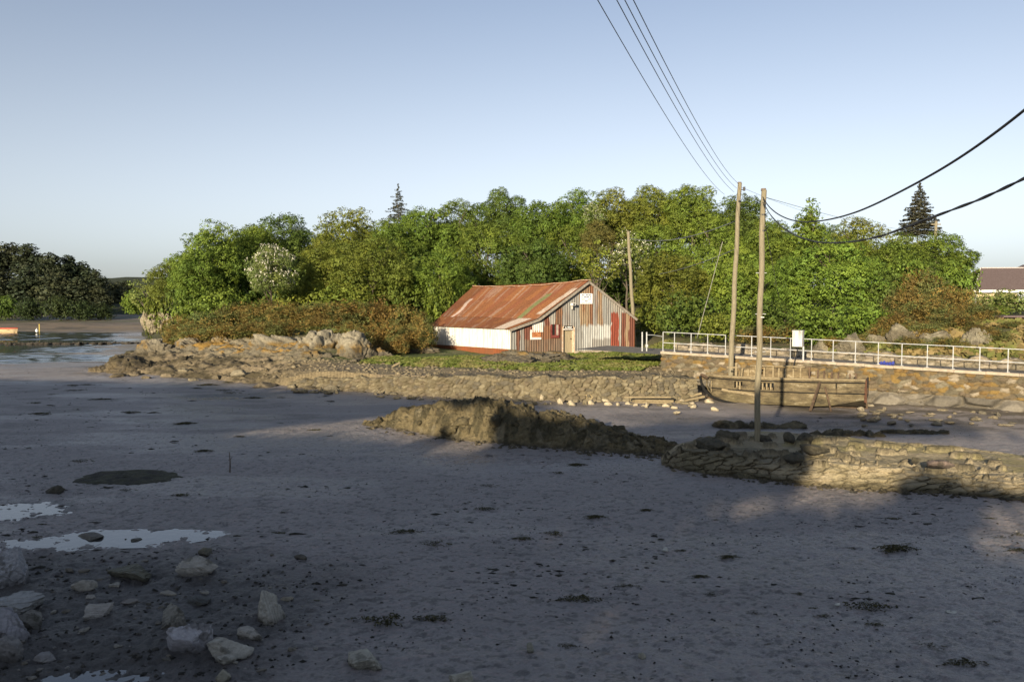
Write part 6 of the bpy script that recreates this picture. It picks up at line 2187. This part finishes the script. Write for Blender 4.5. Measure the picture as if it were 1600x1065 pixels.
def weed(px, py, w, label, group, seed, dep=None, hk=1.0):
    a = G(px, py)
    k = w * a[1] / F
    o = bpy.data.objects.new('seaweed', WEED[seed % 6])
    zz = float(mud_z(a[0:1], a[1:2])[0])
    o.location = (a[0], a[1], zz - .015)
    o.scale = (k, (dep if dep else k * .55), min(k * .9, .9) * hk)
    COL.objects.link(o)
    return tag(o, label, 'seaweed', group)


BIGW = [(898, 938, 66, 'broad olive seaweed clump standing alone in the lower centre of the mud'), (1356, 949, 92, 'longest seaweed clump at the lower right with a white stone at its tip'), (1400, 857, 76, 'dark thick seaweed heap on the right part of the mud'), (600, 972, 120, 'stringy seaweed drift right of the layered boulder'), (680, 970, 70, 'seaweed strand ending the stringy drift on its right'), (1455, 1010, 52, 'loose seaweed clump near the lower right corner'),
        (1500, 1036, 66, 'flat seaweed patch at the bottom right edge'), (886, 1010, 40, 'small seaweed clump beside the small upright stone'), (930, 808, 40, 'compact dark seaweed clump in the centre of the mud, upper of two'), (865, 833, 50, 'forked seaweed clump left below the compact one'), (820, 840, 40, 'thin flat seaweed clump left of the forked one'), (680, 848, 58, 'thin green seaweed strip left of the centre'), (632, 829, 48, 'ragged seaweed clump above the thin green strip'),
        (757, 796, 42, 'narrow seaweed strip above the thin flat clump'), (1010, 797, 34, 'small ragged seaweed clump right of the narrow strip'), (1247, 926, 34, 'small green seaweed clump left of the longest clump'), (1370, 978, 36, 'seaweed tuft below the longest clump'), (1180, 955, 38, 'blackish weed stain between the broad clump and the longest clump'), (1590, 858, 40, 'seaweed patch cut by the right edge'), (1545, 808, 26, 'little weed tuft in front of the breakwater at the right')]
for i, (px, py, w, lab) in enumerate(BIGW):
    weed(px, py, w, lab, None, i)
# one big mat of weed on the left
a = G(205, 745)
th = np.linspace(0, 2 * math.pi, 60, endpoint=False)
rr = np.linspace(0, 1, 16)
edge_ = 1 + .25 * (fbm2(np.cos(th) * 1.5, np.sin(th) * 1.5, 4, 340) - .5) * 2
RX, RY = 92 * a[1] / F, 1.05
x = rr[:, None] * np.cos(th) * edge_ * RX; y = rr[:, None] * np.sin(th) * edge_ * RY
z = .06 * (1 - rr[:, None] ** 6) * (.2 + 1.6 * fbm2(x / .25, y / .25, 4, 341)) - .05 * rr[:, None] ** 8
fm = []
for i in range(15):
    for j in range(60):
        fm.append((i * 60 + j, i * 60 + (j + 1) % 60, (i + 1) * 60 + (j + 1) % 60, (i + 1) * 60 + j))
cm = mixc(np.ones(x.shape + (3,)) * np.array([.085, .082, .045]), np.array([.05, .045, .03]), sstep(.4, .6, fbm2(x / .3, y / .3, 4, 342)))
tag(link('weed_mat', np_mesh('weed_mat', np.stack([x, y, z], -1).reshape(-1, 3), fm, cm.reshape(-1, 3), True), M_WEED, None, (a[0], a[1], a[2] - .01)), 'large flat olive weed mat lying on the mud at the left', 'seaweed')
r_ = random.Random(12)
for i in range(240):
    py = 598 + 440 * r_.random() ** 1.9
    px = r_.uniform(-20, 1620)
    if py < 775 and px > 540 + (py - 600) * .0 and not (px < 1000 and py > 705):
        continue
    if py > 860 and px < 480:
        continue
    w = r_.uniform(8, 24) if r_.random() < .7 else r_.uniform(24, 46)
    weed(px, py, w, 'small dark strand of seaweed on the open mud', 'small seaweed strands on the mud', i, None, .8)

# ------------------------------------------------------------------ driftwood and planks
def plank(px0, py0, px1, py1, z0, z1, w, t, label, name='plank', mat=None, cat='plank'):
    a, b = G(px0, py0, z0), G(px1, py1, z1)
    mb = MB(); mb.bar(a, b, w, t)
    return tag(mb.build(name, mat or M_TIMBER, None, loc=(a + b) / 2), label, cat)


plank(874, 616, 914, 623, .18, .12, .26, .2, 'pale driftwood baulk resting against the sea wall, left one', 'driftwood', None, 'driftwood')
plank(990, 627, 1050, 625, .14, .14, .35, .28, 'squared baulk lying along the foot of the sea wall', 'timber_baulk', None, 'timber')
plank(1052, 624, 1096, 614, .12, .45, .16, .1, 'plank slanting up to the bow of the boat wreck, upper of two', 'plank')
plank(1056, 628, 1100, 619, .08, .30, .16, .1, 'plank slanting up to the bow of the boat wreck, lower of two', 'plank')
plank(975, 620, 1048, 620, .45, .42, .12, .08, 'thin board lying on the stones above the squared baulk', 'board')
plank(1101, 730, 1124, 731, .03, .03, .09, .05, 'short pale board on the mud at the breakwater foot', 'board')
plank(612, 573, 625, 566, 1.1, 1.35, .10, .08, 'short pale driftwood stick on the shore above the sea wall', 'driftwood', None, 'driftwood')
MB_ = MB()
a = G(925, 626, 0.05)
V, Fc = rock_shape(990, (.55, .35, .30), 4, 6, .2, .1)
tag(link('driftwood_stump', np_mesh('driftwood_stump', V, Fc, np.tile([.40, .32, .18], (len(V), 1)), True), M_ROCK, None, tuple(a + [0, .2, .12])), 'knotty pale driftwood stump at the foot of the sea wall', 'driftwood')
